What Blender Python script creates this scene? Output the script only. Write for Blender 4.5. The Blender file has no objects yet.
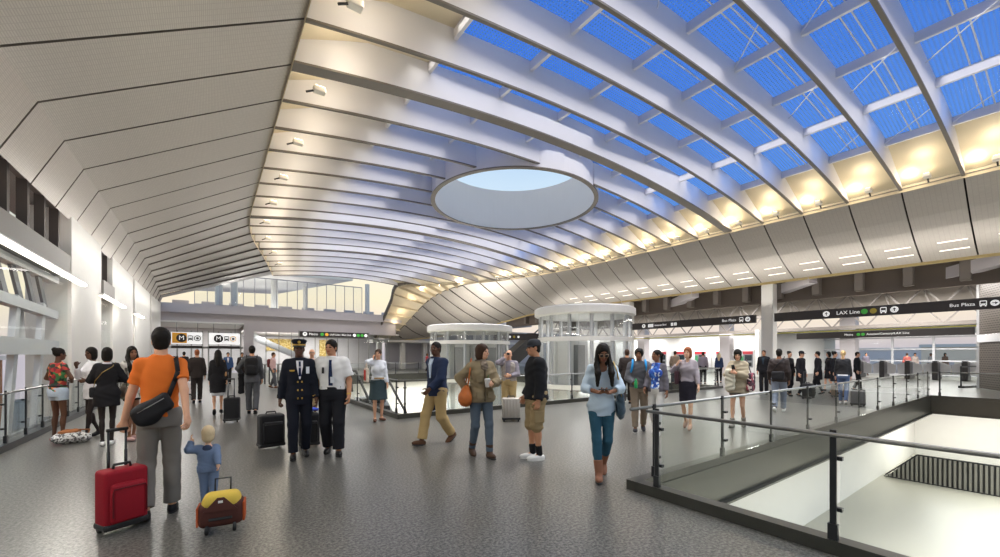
import bpy, bmesh, math, random
import numpy as np
from mathutils import Vector, Matrix
random.seed(7)
S = bpy.context.scene
COL = S.collection
R = math.radians
# ------------------------------------------------------------------ camera
EYE, FPX, HOR = 1.55, 405.0, 355.0
CB, SB = 0.8131, 0.5821          # cos / sin of the camera's yaw (hall axis = +Y, across the hall = +X)
cam = bpy.data.objects.new('camera', bpy.data.cameras.new('camera'))
COL.objects.link(cam)
cam.location = (0, 0, EYE)
cam.rotation_euler = (R(90), 0, -math.atan2(SB, CB))
cam.data.sensor_width = 36
cam.data.lens = FPX / 1000 * 36
cam.data.shift_y = (HOR - 278.5) / 1000
cam.data.clip_end = 600
S.camera = cam
S.view_settings.view_transform = 'Standard'
S.view_settings.look = 'None'
S.view_settings.gamma = 1
S.view_settings.use_curve_mapping = False
S.view_settings.exposure = 0.12
S.cycles.max_bounces = 6
S.cycles.diffuse_bounces = 3
S.cycles.glossy_bounces = 3
S.cycles.transmission_bounces = 6
S.cycles.transparent_max_bounces = 24
S.cycles.sample_clamp_indirect = 6
S.cycles.use_denoising = True
S.cycles.caustics_reflective = False
S.cycles.caustics_refractive = False

def srgb(h):
    h = h.lstrip('#')
    c = [int(h[i:i+2], 16) / 255 for i in (0, 2, 4)]
    return tuple(x / 12.92 if x <= .04045 else ((x + .055) / 1.055) ** 2.4 for x in c)

# ------------------------------------------------------------------ dusk sky
W = bpy.data.worlds.new('dusk_sky'); S.world = W; W.use_nodes = True
nt = W.node_tree; nt.nodes.clear()
wo = nt.nodes.new('ShaderNodeOutputWorld'); bg = nt.nodes.new('ShaderNodeBackground')
tc = nt.nodes.new('ShaderNodeTexCoord'); sx = nt.nodes.new('ShaderNodeSeparateXYZ')
cr = nt.nodes.new('ShaderNodeValToRGB')
nz = nt.nodes.new('ShaderNodeTexNoise'); nz.inputs['Scale'].default_value = 3; nz.inputs['Detail'].default_value = 6
ma = nt.nodes.new('ShaderNodeMath'); ma.operation = 'MULTIPLY_ADD'; ma.inputs[1].default_value = .12
nt.links.new(tc.outputs['Generated'], sx.inputs[0]); nt.links.new(tc.outputs['Generated'], nz.inputs['Vector'])
sb_ = nt.nodes.new('ShaderNodeMath'); sb_.operation = 'SUBTRACT'; sb_.inputs[1].default_value = .06
nt.links.new(nz.outputs[0], ma.inputs[0]); nt.links.new(sx.outputs[2], ma.inputs[2])
nt.links.new(ma.outputs[0], sb_.inputs[0]); nt.links.new(sb_.outputs[0], cr.inputs[0])
ramp = [(0.0, '#c8bfc8'), (.04, '#e6d8cf'), (.12, '#fdefcf'), (.22, '#f0eede'), (.34, '#cfe4f4'), (.5, '#aacaec'), (.8, '#86b0e2')]
while len(cr.color_ramp.elements) < len(ramp): cr.color_ramp.elements.new(.5)
for e, (p, c) in zip(cr.color_ramp.elements, ramp):
    e.position = p; e.color = (*srgb(c), 1)
bg.inputs['Strength'].default_value = 1.0
nt.links.new(cr.outputs[0], bg.inputs[0]); nt.links.new(bg.outputs[0], wo.inputs[0])

# ------------------------------------------------------------------ large area lamps without fittings, many added only to brighten
def area(name, loc, sx_, sy_, power, col=(1, .95, .88), rot=(0, 0, 0)):
    l = bpy.data.lights.new(name, 'AREA'); l.shape = 'RECTANGLE'; l.size = sx_; l.size_y = sy_
    l.energy = power; l.color = col
    o = bpy.data.objects.new(name, l); COL.objects.link(o); o.location = loc; o.rotation_euler = rot
    return o
def point(name, loc, power, col=(1, .82, .6), rad=.05):
    l = bpy.data.lights.new(name, 'POINT'); l.energy = power; l.color = col; l.shadow_soft_size = rad
    o = bpy.data.objects.new(name, l); COL.objects.link(o); o.location = loc
    return o
HALL = 15                                          # watts per metre of the added, unseen fill lamps between the ceiling blades
for k_ in range(-2, 23):
    a_ = 1.3 + 1.6 * k_; hole = abs(a_ - 15.6) < 4.6
    f_ = max(0, (a_ - 24) / 13); x0, x1 = 4.4 + 1.8 * f_, 18.6 - 5 * f_
    for xa, xb in (((x0, 7.2), (16.4, x1)) if hole else ((x0, (x0 + x1) / 2), ((x0 + x1) / 2, x1))):
        xm = (xa + xb) / 2
        area('hall_fill', (xm, a_, 9.02 + .62 - .0075 * (xm - 10.5) ** 2 - .45 * f_), xb - xa, 1.2, HALL * (xb - xa), (1, .97, .94)).data.spread = R(105)
SOFFIT_FILL = 7  # watts per metre of unseen lamps added to brighten both soffits
for y0, y1 in ((-2, 8), (8, 18), (18, 27), (27, 36)):
    area('left_soffit_fill', (-2.55, (y0 + y1) / 2, 4.05), .15, y1 - y0, SOFFIT_FILL * (y1 - y0), (1, .95, .88), (0, R(208), 0))
for y0, y1 in ((-8, 0), (0, 10), (10, 19), (19, 28)):
    area('right_soffit_fill', (24.9, (y0 + y1) / 2, 3.95), .15, y1 - y0, SOFFIT_FILL * 1.8 * (y1 - y0), (1, .94, .86), (0, R(150), 0))
area('fan_fill', (19.5, 33, 2.6), 4, 4, 520, (1, .94, .86), (R(180), 0, 0))  # unseen lamp added to brighten the soffit fan
for y0, y1 in ((-6, 8), (11, 18.5), (20, 30)):
    area('truss_fill', (26.6, (y0 + y1) / 2, 3.9), .15, y1 - y0, 9 * (y1 - y0), (1, .95, .88), (0, R(246), 0))  # unseen strips added to lift the panel behind the truss
area('pier_fill', (-1.1, 23, 4.75), .15, 18, 210, (1, .97, .93), (0, R(38), 0))  # unseen strip added to brighten the white piers
area('platform_fill', (2, 44, 5.9), 12, 4, 300, (1, .96, .9), (R(180), 0, 0))  # unseen lamps added to whiten the canopy underside
area('platform_fill', (3, 51, 5.9), 12, 5, 300, (1, .96, .9), (R(180), 0, 0))
area('wall_fill', (5, 38.2, 6.9), 14, .2, 160, (1, .96, .92), (R(-30), 0, 0))  # unseen fill lamp in front of the wall over the lobby
for x, y, p in ((29, -4, 450), (29, 5, 620), (29, 13, 620), (29, 22, 420)):
    area('concourse_fill', (x, y, 5.0), 4, 4, p, (1, .97, .93))  # unseen lamps added to brighten the side concourse
for x, y, p in ((39, -3, 800), (39, 6, 900), (34.4, 18, 500), (34.4, 26, 420)):
    area('ticket_hall_luminaire', (x, y, 3.2), 3, 6, p, (1, .98, .96))
for x, y, p in ((12, -2, 900), (22, -2, 900), (12, 13, 700), (9, 21, 700), (14, 27, 700), (26, 2, 400)):
    area('lower_hall_luminaire', (x, y, -.62), 5, 3, p * .75, (1, .98, .93))
area('lobby_luminaire', (-.5, 42.5, 4.0), 4, 3, 380, (1, .97, .93))
area('stair_hall_fill', (7, 41.2, 3.45), 7, .2, 200, (1, .97, .92), (R(50), 0, 0))  # unseen lamp added to brighten the stair stringer
area('stair_hall_fill', (8, 43.2, 3.5), 8, 4, 520, (1, .95, .88))

# ------------------------------------------------------------------ pixel <-> place
def at(px, py, Y):
    X = (px - 500) / FPX * Y
    return Vector((CB * X + SB * Y, -SB * X + CB * Y, EYE - (py - HOR) / FPX * Y))
def fl(px, py):
    p = at(px, py, EYE * FPX / (py - HOR)); p.z = 0
    return p

# ------------------------------------------------------------------ materials
_M = {}
def mat(name, col, rough=.6, metal=0.0, spec=.5, var=0.0, scale=20, bump=0.0, emit=0, emitcol=None, clear=0, vec='Object', stretch=(1, 1, 1)):
    if name in _M: return _M[name]
    m = bpy.data.materials.new(name); _M[name] = m; m.use_nodes = True
    n = m.node_tree.nodes; l = m.node_tree.links; b = n['Principled BSDF']
    c = srgb(col) if isinstance(col, str) else col
    b.inputs['Base Color'].default_value = (*c, 1); b.inputs['Roughness'].default_value = rough
    b.inputs['Metallic'].default_value = metal; b.inputs['Specular IOR Level'].default_value = spec
    if emit:
        b.inputs['Emission Color'].default_value = (*(srgb(emitcol) if emitcol else c), 1); b.inputs['Emission Strength'].default_value = emit
    if clear: b.inputs['Coat Weight'].default_value = clear
    if var or bump:
        t = n.new('ShaderNodeTexCoord'); mp = n.new('ShaderNodeMapping'); mp.inputs['Scale'].default_value = stretch
        nz = n.new('ShaderNodeTexNoise'); nz.inputs['Scale'].default_value = scale; nz.inputs['Detail'].default_value = 4
        l.new(t.outputs[vec], mp.inputs[0]); l.new(mp.outputs[0], nz.inputs['Vector'])
        if var:
            mx = n.new('ShaderNodeMix'); mx.data_type = 'RGBA'
            mx.inputs[6].default_value = (*[x * (1 - var) for x in c], 1); mx.inputs[7].default_value = (*[min(1, x * (1 + var)) for x in c], 1)
            l.new(nz.outputs[0], mx.inputs[0]); l.new(mx.outputs[2], b.inputs['Base Color'])
        if bump:
            bp = n.new('ShaderNodeBump'); bp.inputs['Strength'].default_value = bump; bp.inputs['Distance'].default_value = .01
            l.new(nz.outputs[0], bp.inputs['Height']); l.new(bp.outputs[0], b.inputs['Normal'])
    return m
def ramp_mat(name, stops, kind='noise', scale=30, rough=.8, bump=0, detail=3):
    """a fabric with a printed pattern: colours of a noise / voronoi field"""
    if name in _M: return _M[name]
    m = bpy.data.materials.new(name); _M[name] = m; m.use_nodes = True
    n = m.node_tree.nodes; l = m.node_tree.links; b = n['Principled BSDF']; b.inputs['Roughness'].default_value = rough
    t = n.new('ShaderNodeTexCoord'); cr = n.new('ShaderNodeValToRGB')
    if kind == 'noise':
        x = n.new('ShaderNodeTexNoise'); x.inputs['Scale'].default_value = scale; x.inputs['Detail'].default_value = detail; out = x.outputs[0]
    elif kind == 'cells':
        x = n.new('ShaderNodeTexVoronoi'); x.inputs['Scale'].default_value = scale
        sp = n.new('ShaderNodeSeparateColor'); l.new(x.outputs['Color'], sp.inputs[0]); out = sp.outputs[0]
    else:
        x = n.new('ShaderNodeTexWave'); x.inputs['Scale'].default_value = scale; x.bands_direction = 'X'; out = x.outputs[1]
    l.new(t.outputs['Object'], x.inputs['Vector'])
    l.new(out, cr.inputs[0]); l.new(cr.outputs[0], b.inputs['Base Color'])
    cr.color_ramp.interpolation = 'CONSTANT' if kind == 'cells' else 'LINEAR'
    while len(cr.color_ramp.elements) < len(stops): cr.color_ramp.elements.new(.5)
    for e, (p, c) in zip(cr.color_ramp.elements, stops): e.position = p; e.color = (*srgb(c), 1)
    return m
def glass_mat(name, tint, gloss=.06, frit=None, rough=.0, graze=.5):
    if name in _M: return _M[name]
    m = bpy.data.materials.new(name); _M[name] = m; m.use_nodes = True
    n = m.node_tree.nodes; l = m.node_tree.links; n.clear()
    o = n.new('ShaderNodeOutputMaterial'); tr = n.new('ShaderNodeBsdfTransparent'); gl = n.new('ShaderNodeBsdfGlossy')
    tr.inputs[0].default_value = (*srgb(tint), 1); gl.inputs['Roughness'].default_value = rough
    fr = n.new('ShaderNodeLayerWeight'); fr.inputs[0].default_value = .5
    pw = n.new('ShaderNodeMath'); pw.operation = 'POWER'; pw.inputs[1].default_value = 4.5; l.new(fr.outputs['Facing'], pw.inputs[0])
    mm = n.new('ShaderNodeMath'); mm.operation = 'MULTIPLY_ADD'; mm.inputs[1].default_value = graze if gloss else .04; mm.inputs[2].default_value = gloss * .5; mm.use_clamp = True
    mx = n.new('ShaderNodeMixShader'); l.new(pw.outputs[0], mm.inputs[0]); l.new(mm.outputs[0], mx.inputs[0])
    l.new(tr.outputs[0], mx.inputs[1]); l.new(gl.outputs[0], mx.inputs[2]); last = mx
    if frit:
        col, sc, size, op = frit
        t = n.new('ShaderNodeTexCoord'); mp = n.new('ShaderNodeMapping'); mp.inputs['Scale'].default_value = (1, 1, 0)
        v = n.new('ShaderNodeTexVoronoi'); v.inputs['Scale'].default_value = sc; v.inputs['Randomness'].default_value = 0
        lt = n.new('ShaderNodeMath'); lt.operation = 'LESS_THAN'; lt.inputs[1].default_value = size
        m2 = n.new('ShaderNodeMath'); m2.operation = 'MULTIPLY'; m2.inputs[1].default_value = op
        df = n.new('ShaderNodeBsdfDiffuse'); df.inputs[0].default_value = (*srgb(col), 1)
        l.new(t.outputs['Object'], mp.inputs[0]); l.new(mp.outputs[0], v.inputs['Vector']); l.new(v.outputs['Distance'], lt.inputs[0])
        l.new(lt.outputs[0], m2.inputs[0])
        x2 = n.new('ShaderNodeMixShader'); l.new(m2.outputs[0], x2.inputs[0]); l.new(mx.outputs[0], x2.inputs[1]); l.new(df.outputs[0], x2.inputs[2]); last = x2
    l.new(last.outputs[0], o.inputs[0])
    return m
def mesh_mat(name, col, sx_=40, sy_=40, amt=.35, rough=.4, metal=.5, holes=0):
    """perforated / woven metal: a fine grid of darker openings in the sheet itself"""
    if name in _M: return _M[name]
    m = mat(name, col, rough, metal); n = m.node_tree.nodes; l = m.node_tree.links; b = n['Principled BSDF']
    t = n.new('ShaderNodeTexCoord'); br = n.new('ShaderNodeTexBrick'); c = srgb(col)
    br.inputs['Color1'].default_value = (*c, 1); br.inputs['Color2'].default_value = (*[x * .93 for x in c], 1)
    br.inputs['Mortar'].default_value = (*[x * (1 - amt) for x in c], 1); br.inputs['Scale'].default_value = 1
    br.inputs['Brick Width'].default_value = 1 / sx_; br.inputs['Row Height'].default_value = 1 / sy_; br.inputs['Mortar Size'].default_value = .22 / max(sx_, sy_)
    br.offset = 0
    l.new(t.outputs['UV'], br.inputs['Vector']); l.new(br.outputs['Color'], b.inputs['Base Color'])
    return m

WHITE = mat('white_plaster', '#d9d8d4', .55, var=.03, scale=3)
WALLG = mat('grey_plaster', '#b7b2b5', .6, var=.04, scale=2)
STEEL = mat('brushed_steel', '#8e8f8d', .32, .85)
DARKM = mat('dark_metal', '#35373a', .38, .6)
CURB = mat('dark_curb_steel', '#4a4a45', .34, .7, var=.08, scale=5)
BLACK = mat('black_paint', '#1b1b1d', .45)
FIN = mat('white_fin_panel', '#d6d5d8', .5, var=.02, scale=2)
FINB = mat('dark_fin_edge', '#6a645d', .5, .2)
CREAM = mat('cream_closure_panel', '#d2c6ac', .6, var=.03, scale=2)
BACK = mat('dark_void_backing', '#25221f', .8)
SOFF = mesh_mat('woven_metal_panel', '#b9b3ab', 7, 30, .2, .42, .35)
LOUV = mat('white_painted_steel', '#cfcfd1', .45, .1)
GLASS = glass_mat('clear_glass', '#fafcfb', .04)
GLASSR = glass_mat('roof_glass', '#709fe8', 0, ('#8fa6d8', 11.0, .26, .45))
GLASSW = glass_mat('window_glass', '#f8fafb', .03, graze=.16)
LAMPW = mat('warm_lamp_lens', '#fff3d8', .4, emit=9, emitcol='#ffe9c4')
GLINT = mat('painted_glint', '#ffffff', .4, emit=.85, emitcol='#fff4e2')  # weak glow standing in for reflected glints
STRIP = mat('strip_light_lens', '#ffffff', .4, emit=4.0, emitcol='#fff6e8')
SIGNW = mat('lit_sign_white', '#ffffff', .4, emit=.55, emitcol='#ffffff')
SIGNK = mat('sign_black', '#2a2526', .5)
SIGNT = mat('sign_lettering', '#f2f2f2', .5, emit=.35, emitcol='#ffffff')
GREEN = mat('sign_green', '#3fa63d', .5, emit=.15)
OLIVE = mat('sign_olive', '#9c8c2f', .5, emit=.1)
ORANGE = mat('sign_orange', '#e3a437', .5, emit=.15)

# terrazzo floor: grey with fine speckle, half polished
FLOOR = mat('terrazzo', '#5f5e5a', .26, 0, .5)
def _ter():
    n = FLOOR.node_tree.nodes; l = FLOOR.node_tree.links; b = n['Principled BSDF']
    t = n.new('ShaderNodeTexCoord'); a = n.new('ShaderNodeTexNoise'); a.inputs['Scale'].default_value = 38; a.inputs['Detail'].default_value = 5; a.inputs['Roughness'].default_value = .75
    c = n.new('ShaderNodeTexNoise'); c.inputs['Scale'].default_value = .6; c.inputs['Detail'].default_value = 3
    r = n.new('ShaderNodeValToRGB'); r.color_ramp.elements[0].position = .42; r.color_ramp.elements[1].position = .6
    r.color_ramp.elements[0].color = (*srgb('#32312e'), 1); r.color_ramp.elements[1].color = (*srgb('#7a7872'), 1)
    m = n.new('ShaderNodeMapRange'); m.inputs[3].default_value = .28; m.inputs[4].default_value = .281
    l.new(t.outputs['Object'], a.inputs['Vector']); l.new(t.outputs['Object'], c.inputs['Vector'])
    l.new(a.outputs[0], r.inputs[0]); l.new(r.outputs[0], b.inputs['Base Color']); l.new(c.outputs[0], m.inputs[0]); l.new(m.outputs[0], b.inputs['Roughness'])
_ter()
LFLOOR = mat('pale_lower_floor', '#bab7a9', .35, var=.12, scale=60)

# ------------------------------------------------------------------ mesh builder
class MB:
    def __init__(s): s.v = []; s.f = []; s.m = []; s.uv = {}
    def add(s, vs, fs, mi=0):
        o = len(s.v); s.v += [tuple(v) for v in vs]
        for f in fs: s.f.append(tuple(i + o for i in f)); s.m.append(mi)
    def quad(s, a, b, c, d, mi=0, uv=None):
        s.add((a, b, c, d), ((0, 1, 2, 3),), mi)
        if uv: s.uv[len(s.f) - 1] = uv
    def hexa(s, p, mi=0):      # 8 points: bottom 0-3, top 4-7
        s.add(p, ((3, 2, 1, 0), (4, 5, 6, 7), (0, 1, 5, 4), (1, 2, 6, 5), (2, 3, 7, 6), (3, 0, 4, 7)), mi)
    def box(s, lo, hi, mi=0):
        x0, y0, z0 = lo; x1, y1, z1 = hi
        s.hexa([(x0, y0, z0), (x1, y0, z0), (x1, y1, z0), (x0, y1, z0), (x0, y0, z1), (x1, y0, z1), (x1, y1, z1), (x0, y1, z1)], mi)
    def bar(s, a, b, w, h, mi=0, up=(0, 0, 1)):
        a = Vector(a); b = Vector(b); d = (b - a).normalized(); u = Vector(up)
        if abs(d.dot(u)) > .98: u = Vector((0, 1, 0))
        r = d.cross(u).normalized(); u = r.cross(d)
        q = [(-w / 2, -h / 2), (w / 2, -h / 2), (w / 2, h / 2), (-w / 2, h / 2)]
        A = [a + r * x + u * y for x, y in q]; B = [b + r * x + u * y for x, y in q]
        s.add(A + B, ((0, 1, 2, 3), (7, 6, 5, 4), (4, 5, 1, 0), (5, 6, 2, 1), (6, 7, 3, 2), (7, 4, 0, 3)), mi)
    def tube(s, pts, r, seg=8, mi=0, cap=True):
        pts = [Vector(p) for p in pts]; rr = r if isinstance(r, (list, tuple)) else [r] * len(pts)
        u = None; rings = []
        for i, p in enumerate(pts):
            d = (pts[min(i + 1, len(pts) - 1)] - pts[max(i - 1, 0)]).normalized()
            if u is None:
                u = d.orthogonal().normalized()
            else:
                u = (u - d * u.dot(d)).normalized()
            w = d.cross(u)
            rings.append([p + (u * math.cos(2 * math.pi * k / seg) + w * math.sin(2 * math.pi * k / seg)) * rr[i] for k in range(seg)])
        vs = [v for g in rings for v in g]; fs = []
        for i in range(len(pts) - 1):
            for k in range(seg):
                k2 = (k + 1) % seg
                fs.append((i * seg + k, i * seg + k2, (i + 1) * seg + k2, (i + 1) * seg + k))
        if cap: fs.append(tuple(range(seg))[::-1]); fs.append(tuple(len(vs) - seg + k for k in range(seg)))
        s.add(vs, fs, mi)
    def lathe(s, c, prof, seg=32, mi=0, a0=0, a1=360):
        full = abs(a1 - a0) >= 360; n = seg if full else seg + 1
        vs = [(c[0] + r * math.cos(R(a0 + (a1 - a0) * k / seg)), c[1] + r * math.sin(R(a0 + (a1 - a0) * k / seg)), c[2] + z) for r, z in prof for k in range(n)]
        fs = []
        for i in range(len(prof) - 1):
            for k in range(seg):
                k2 = (k + 1) % n
                fs.append((i * n + k, i * n + k2, (i + 1) * n + k2, (i + 1) * n + k))
        s.add(vs, fs, mi)
    def rbox(s, lo, hi, r=.03, seg=3, mi=0, taper=0, M=None):
        bm = bmesh.new(); bmesh.ops.create_cube(bm, size=1)
        lo = Vector(lo); hi = Vector(hi); c = (lo + hi) / 2; d = hi - lo
        for v in bm.verts:
            k = 1 - taper * (v.co.z + .5)
            v.co = Vector((c.x + v.co.x * d.x * k, c.y + v.co.y * d.y * k, c.z + v.co.z * d.z))
        bmesh.ops.bevel(bm, geom=bm.edges[:], offset=r, segments=seg, affect='EDGES', profile=.5)
        bm.verts.index_update()
        s.add([(M @ v.co if M else v.co.copy()) for v in bm.verts], [tuple(v.index for v in f.verts) for f in bm.faces], mi)
        bm.free()
    def build(s, name, mats, parent=None, smooth=False, loc=None):
        me = bpy.data.meshes.new(name)
        off = Vector(loc) if loc is not None else Vector((0, 0, 0))
        me.from_pydata([Vector(v) - off for v in s.v] if loc is not None else s.v, [], s.f)
        for m in (mats if isinstance(mats, (list, tuple)) else [mats]): me.materials.append(m)
        if any(s.m): me.polygons.foreach_set('material_index', s.m)
        if s.uv:
            u = me.uv_layers.new(name='UVMap')
            for fi, uvs in s.uv.items():
                for li, c in zip(me.polygons[fi].loop_indices, uvs): u.data[li].uv = c
        if smooth: me.polygons.foreach_set('use_smooth', [True] * len(me.polygons))
        me.update()
        o = bpy.data.objects.new(name, me); COL.objects.link(o)
        if parent: o.parent = parent
        if loc is not None: o.location = off
        return o
def empty(name, loc=(0, 0, 0), rz=0):
    o = bpy.data.objects.new(name, None); COL.objects.link(o); o.location = loc; o.rotation_euler = (0, 0, rz); o.empty_display_size = .1
    return o
def tag(o, label, cat, group=None, kind=None):
    o['label'] = label; o['category'] = cat
    if group: o['group'] = group
    if kind: o['kind'] = kind
    return o
def struct(o, label, cat, group=None): return tag(o, label, cat, group, 'structure')
def copy_tree(o, parent=None):
    c = o.copy(); COL.objects.link(c)
    if parent: c.parent = parent
    for ch in list(o.children): copy_tree(ch, c)
    return c
def text_mesh(txt, size, M, mi_mat, name, parent, depth=.01, align='LEFT'):
    cu = bpy.data.curves.new('lettering', 'FONT'); cu.body = txt; cu.size = size; cu.extrude = depth; cu.align_x = align; cu.align_y = 'CENTER'
    o = bpy.data.objects.new('tmp', cu); COL.objects.link(o)
    dg = bpy.context.evaluated_depsgraph_get(); me = bpy.data.meshes.new_from_object(o.evaluated_get(dg))
    bpy.data.objects.remove(o); bpy.data.curves.remove(cu)
    me.transform(M); me.materials.clear(); me.materials.append(mi_mat)
    q = bpy.data.objects.new(name, me); COL.objects.link(q); q.parent = parent
    return q
def lerp_tab(tab, s):
    if s <= tab[0][0]: return tab[0][1:]
    for p, q in zip(tab, tab[1:]):
        if s <= q[0]:
            t = (s - p[0]) / (q[0] - p[0]); return tuple(x + (y - x) * t for x, y in zip(p[1:], q[1:]))
    return tab[-1][1:]
def cat_tab(tab, s):
    """smooth (Catmull-Rom, non-uniform) look-up in a table of (s, values...)"""
    if s <= tab[0][0]: return tab[0][1:]
    if s >= tab[-1][0]: return tab[-1][1:]
    i = max(k for k in range(len(tab) - 1) if tab[k][0] <= s)
    p1, p2 = tab[i], tab[i + 1]; p0 = tab[i - 1] if i else None; p3 = tab[i + 2] if i + 2 < len(tab) else None
    h = p2[0] - p1[0]; t = (s - p1[0]) / h; out = []
    for k in range(1, len(p1)):
        m1 = (p2[k] - p0[k]) / (p2[0] - p0[0]) if p0 else (p2[k] - p1[k]) / h
        m2 = (p3[k] - p1[k]) / (p3[0] - p1[0]) if p3 else (p2[k] - p1[k]) / h
        out.append((2*t**3 - 3*t**2 + 1) * p1[k] + (t**3 - 2*t**2 + t) * h * m1 + (-2*t**3 + 3*t**2) * p2[k] + (t**3 - t**2) * h * m2)
    return tuple(out)
# ================================================================== THE HALL
# ---- floors (openings over the lower level)
V1 = (4.05, 21.0, -14.0, 2.84)      # near opening  (x0, x1, y0, y1)
V2 = (3.8, 19.5, 9.5, 30.0)         # far opening with the lifts
mb = MB()
for x0, x1, y0, y1 in ((-3.2, 4.05, -6, 42.5), (4.05, 47, 2.84, 9.5), (21, 47, -14, 2.84), (19.5, 47, 9.5, 50), (4.05, 19.5, 30, 50)):
    mb.box((x0, y0, -.45), (x1, y1, 0))
struct(mb.build('floor', FLOOR), 'grey speckled terrazzo floor of the concourse', 'floor')
mb = MB(); mb.box((-4, -20, -3.75), (47, 50, -3.6))
struct(mb.build('floor_lower', LFLOOR), 'pale floor of the hall on the level below', 'floor')
mb = MB(); mb.box((4.05, 4.6, -3.6), (30, 4.75, -.45)); struct(mb.build('wall_lower', WHITE), 'bright white wall of the level below, beside the near floor opening', 'wall')
mb = MB(); mb.box((30, -20, -3.6), (30.2, 4.6, -.45)); struct(mb.build('wall_lower', WHITE), 'bright white far wall of the level below', 'wall')
mb = MB(); mb.box((3.2, 30.2, -3.6), (20, 30.4, -.45)); struct(mb.build('wall_lower', WHITE), 'bright white wall below the lifts', 'wall')
mb = MB(); mb.box((19.7, 9.0, -3.6), (19.9, 30.4, -.45)); struct(mb.build('wall_lower', WHITE), 'white side wall of the level below the lifts', 'wall')
# dark edge beams round the openings
def edge(x0, y0, x1, y1, nx, ny, label):
    mb = MB(); d = Vector((x1 - x0, y1 - y0, 0)).normalized(); n = Vector((nx, ny, 0))
    e_ = .125 if abs(d.x) > .5 else -.001; a = Vector((x0, y0, 0)) - d * e_; b = Vector((x1, y1, 0)) + d * e_
    mb.bar(a - n * .055 + Vector((0, 0, .055)), b - n * .055 + Vector((0, 0, .055)), .14, .11)
    mb.bar(a + n * .012 - Vector((0, 0, .27)), b + n * .012 - Vector((0, 0, .27)), .024, .56)
    mb.bar(a + n * .04 - Vector((0, 0, .53)), b + n * .04 - Vector((0, 0, .53)), .10, .03)
    struct(mb.build('trim_edge', CURB), label, 'edge beam')
edge(4.05, -8, 4.05, 2.84, 1, 0, 'dark steel kerb along the near edge of the closest floor opening')
edge(4.05, 2.84, 21, 2.84, 0, -1, 'dark steel kerb along the bridge side of the closest floor opening')
edge(21, 2.84, 21, -8, -1, 0, 'dark steel kerb at the far end of the closest floor opening')
edge(3.8, 9.5, 19.5, 9.5, 0, 1, 'dark steel kerb along the bridge side of the lift opening')
edge(3.8, 30, 3.8, 9.5, 1, 0, 'dark steel kerb beside the escalator')
edge(19.5, 9.5, 19.5, 30, -1, 0, 'dark steel kerb on the ticket machine side of the lift opening')
edge(3.8, 30, 19.5, 30, 0, -1, 'dark steel kerb behind the lifts')

# ---- the vault
RB = 20.0
AK = [2.1 + 1.6 * k for k in range(-3, 23)]                        # the planes of the ribs
EL_TAB = [(-10, 1.6, 6.84), (22, 1.6, 6.84), (25, 1.75, 6.82), (28, 2.25, 6.78), (31.5, 3.05, 6.7), (37.5, 4.25, 6.52)]
ER_TAB = [(-10, 21.6, 6.37), (20, 21.6, 6.4), (26, 21.2, 6.52), (30, 20.2, 6.62), (34, 17.7, 6.65), (37.5, 14.8, 6.66)]
def roof(a, b):
    """underside of the ribs and their depth at (a, b)"""
    bl, zl = cat_tab(EL_TAB, a); br, zr = cat_tab(ER_TAB, a)
    t = (b - bl) / (br - bl); rise = .87 * ((br - bl) / 20) ** 1.3
    z = EYE + zl + (zr - zl) * t + rise * 4 * t * (1 - t)
    d = max(.1, min(.9, .5 + .25 * (b - bl), .12 + .355 * (br - b)))
    return z, d
OX, OY, OR_ = 12.0, 15.35, 3.95                                     # the round rooflight
def rib_piece(mb, a, b0, b1, w, n):
    pts = [b0 + (b1 - b0) * i / n for i in range(n + 1)]
    P = [(b, *roof(a, b)) for b in pts]
    for s in (-1, 1):
        for (p, z, d), (q, z2, d2) in zip(P, P[1:]):
            y = a + s * w / 2
            c = [(p, y, z), (q, y, z2), (q, y, z2 + d2), (p, y, z + d)]
            mb.quad(*(c if s < 0 else c[::-1]), 0)
    for (p, z, d), (q, z2, d2) in zip(P, P[1:]):
        w2 = w / 2 + .012
        mb.hexa([(p, a - w2, z - .05), (q, a - w2, z2 - .05), (q, a + w2, z2 - .05), (p, a + w2, z - .05), (p, a - w2, z), (q, a - w2, z2), (q, a + w2, z2), (p, a + w2, z)], 1)
        mb.quad((p, a - w / 2, z + d), (q, a - w / 2, z2 + d2), (q, a + w / 2, z2 + d2), (p, a + w / 2, z + d), 0)
    for (p, z, d) in (P[0], P[-1]):
        mb.quad((p, a - w / 2, z), (p, a + w / 2, z), (p, a + w / 2, z + d), (p, a - w / 2, z + d), 0)
for k, a in enumerate(AK):
    bl = cat_tab(EL_TAB, a)[0]; br = cat_tab(ER_TAB, a)[0]
    wide = k in (8, 16, 20); w = .34 if wide else .07
    mb = MB(); h = abs(a - OY)
    if h < OR_:
        c = math.sqrt(OR_ ** 2 - h * h)
        rib_piece(mb, a, bl, OX - c, w, 16); rib_piece(mb, a, OX + c, br, w, 16)
    else: rib_piece(mb, a, bl, br, w, 36)
    struct(mb.build('ceiling_rib', [FIN, FINB]), 'wide dark-edged main rib arching across the hall ceiling' if wide else 'deep white blade rib with a dark lower edge arching across the ceiling',
           'ceiling rib', 'main ceiling ribs' if wide else 'ceiling blade ribs')
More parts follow.
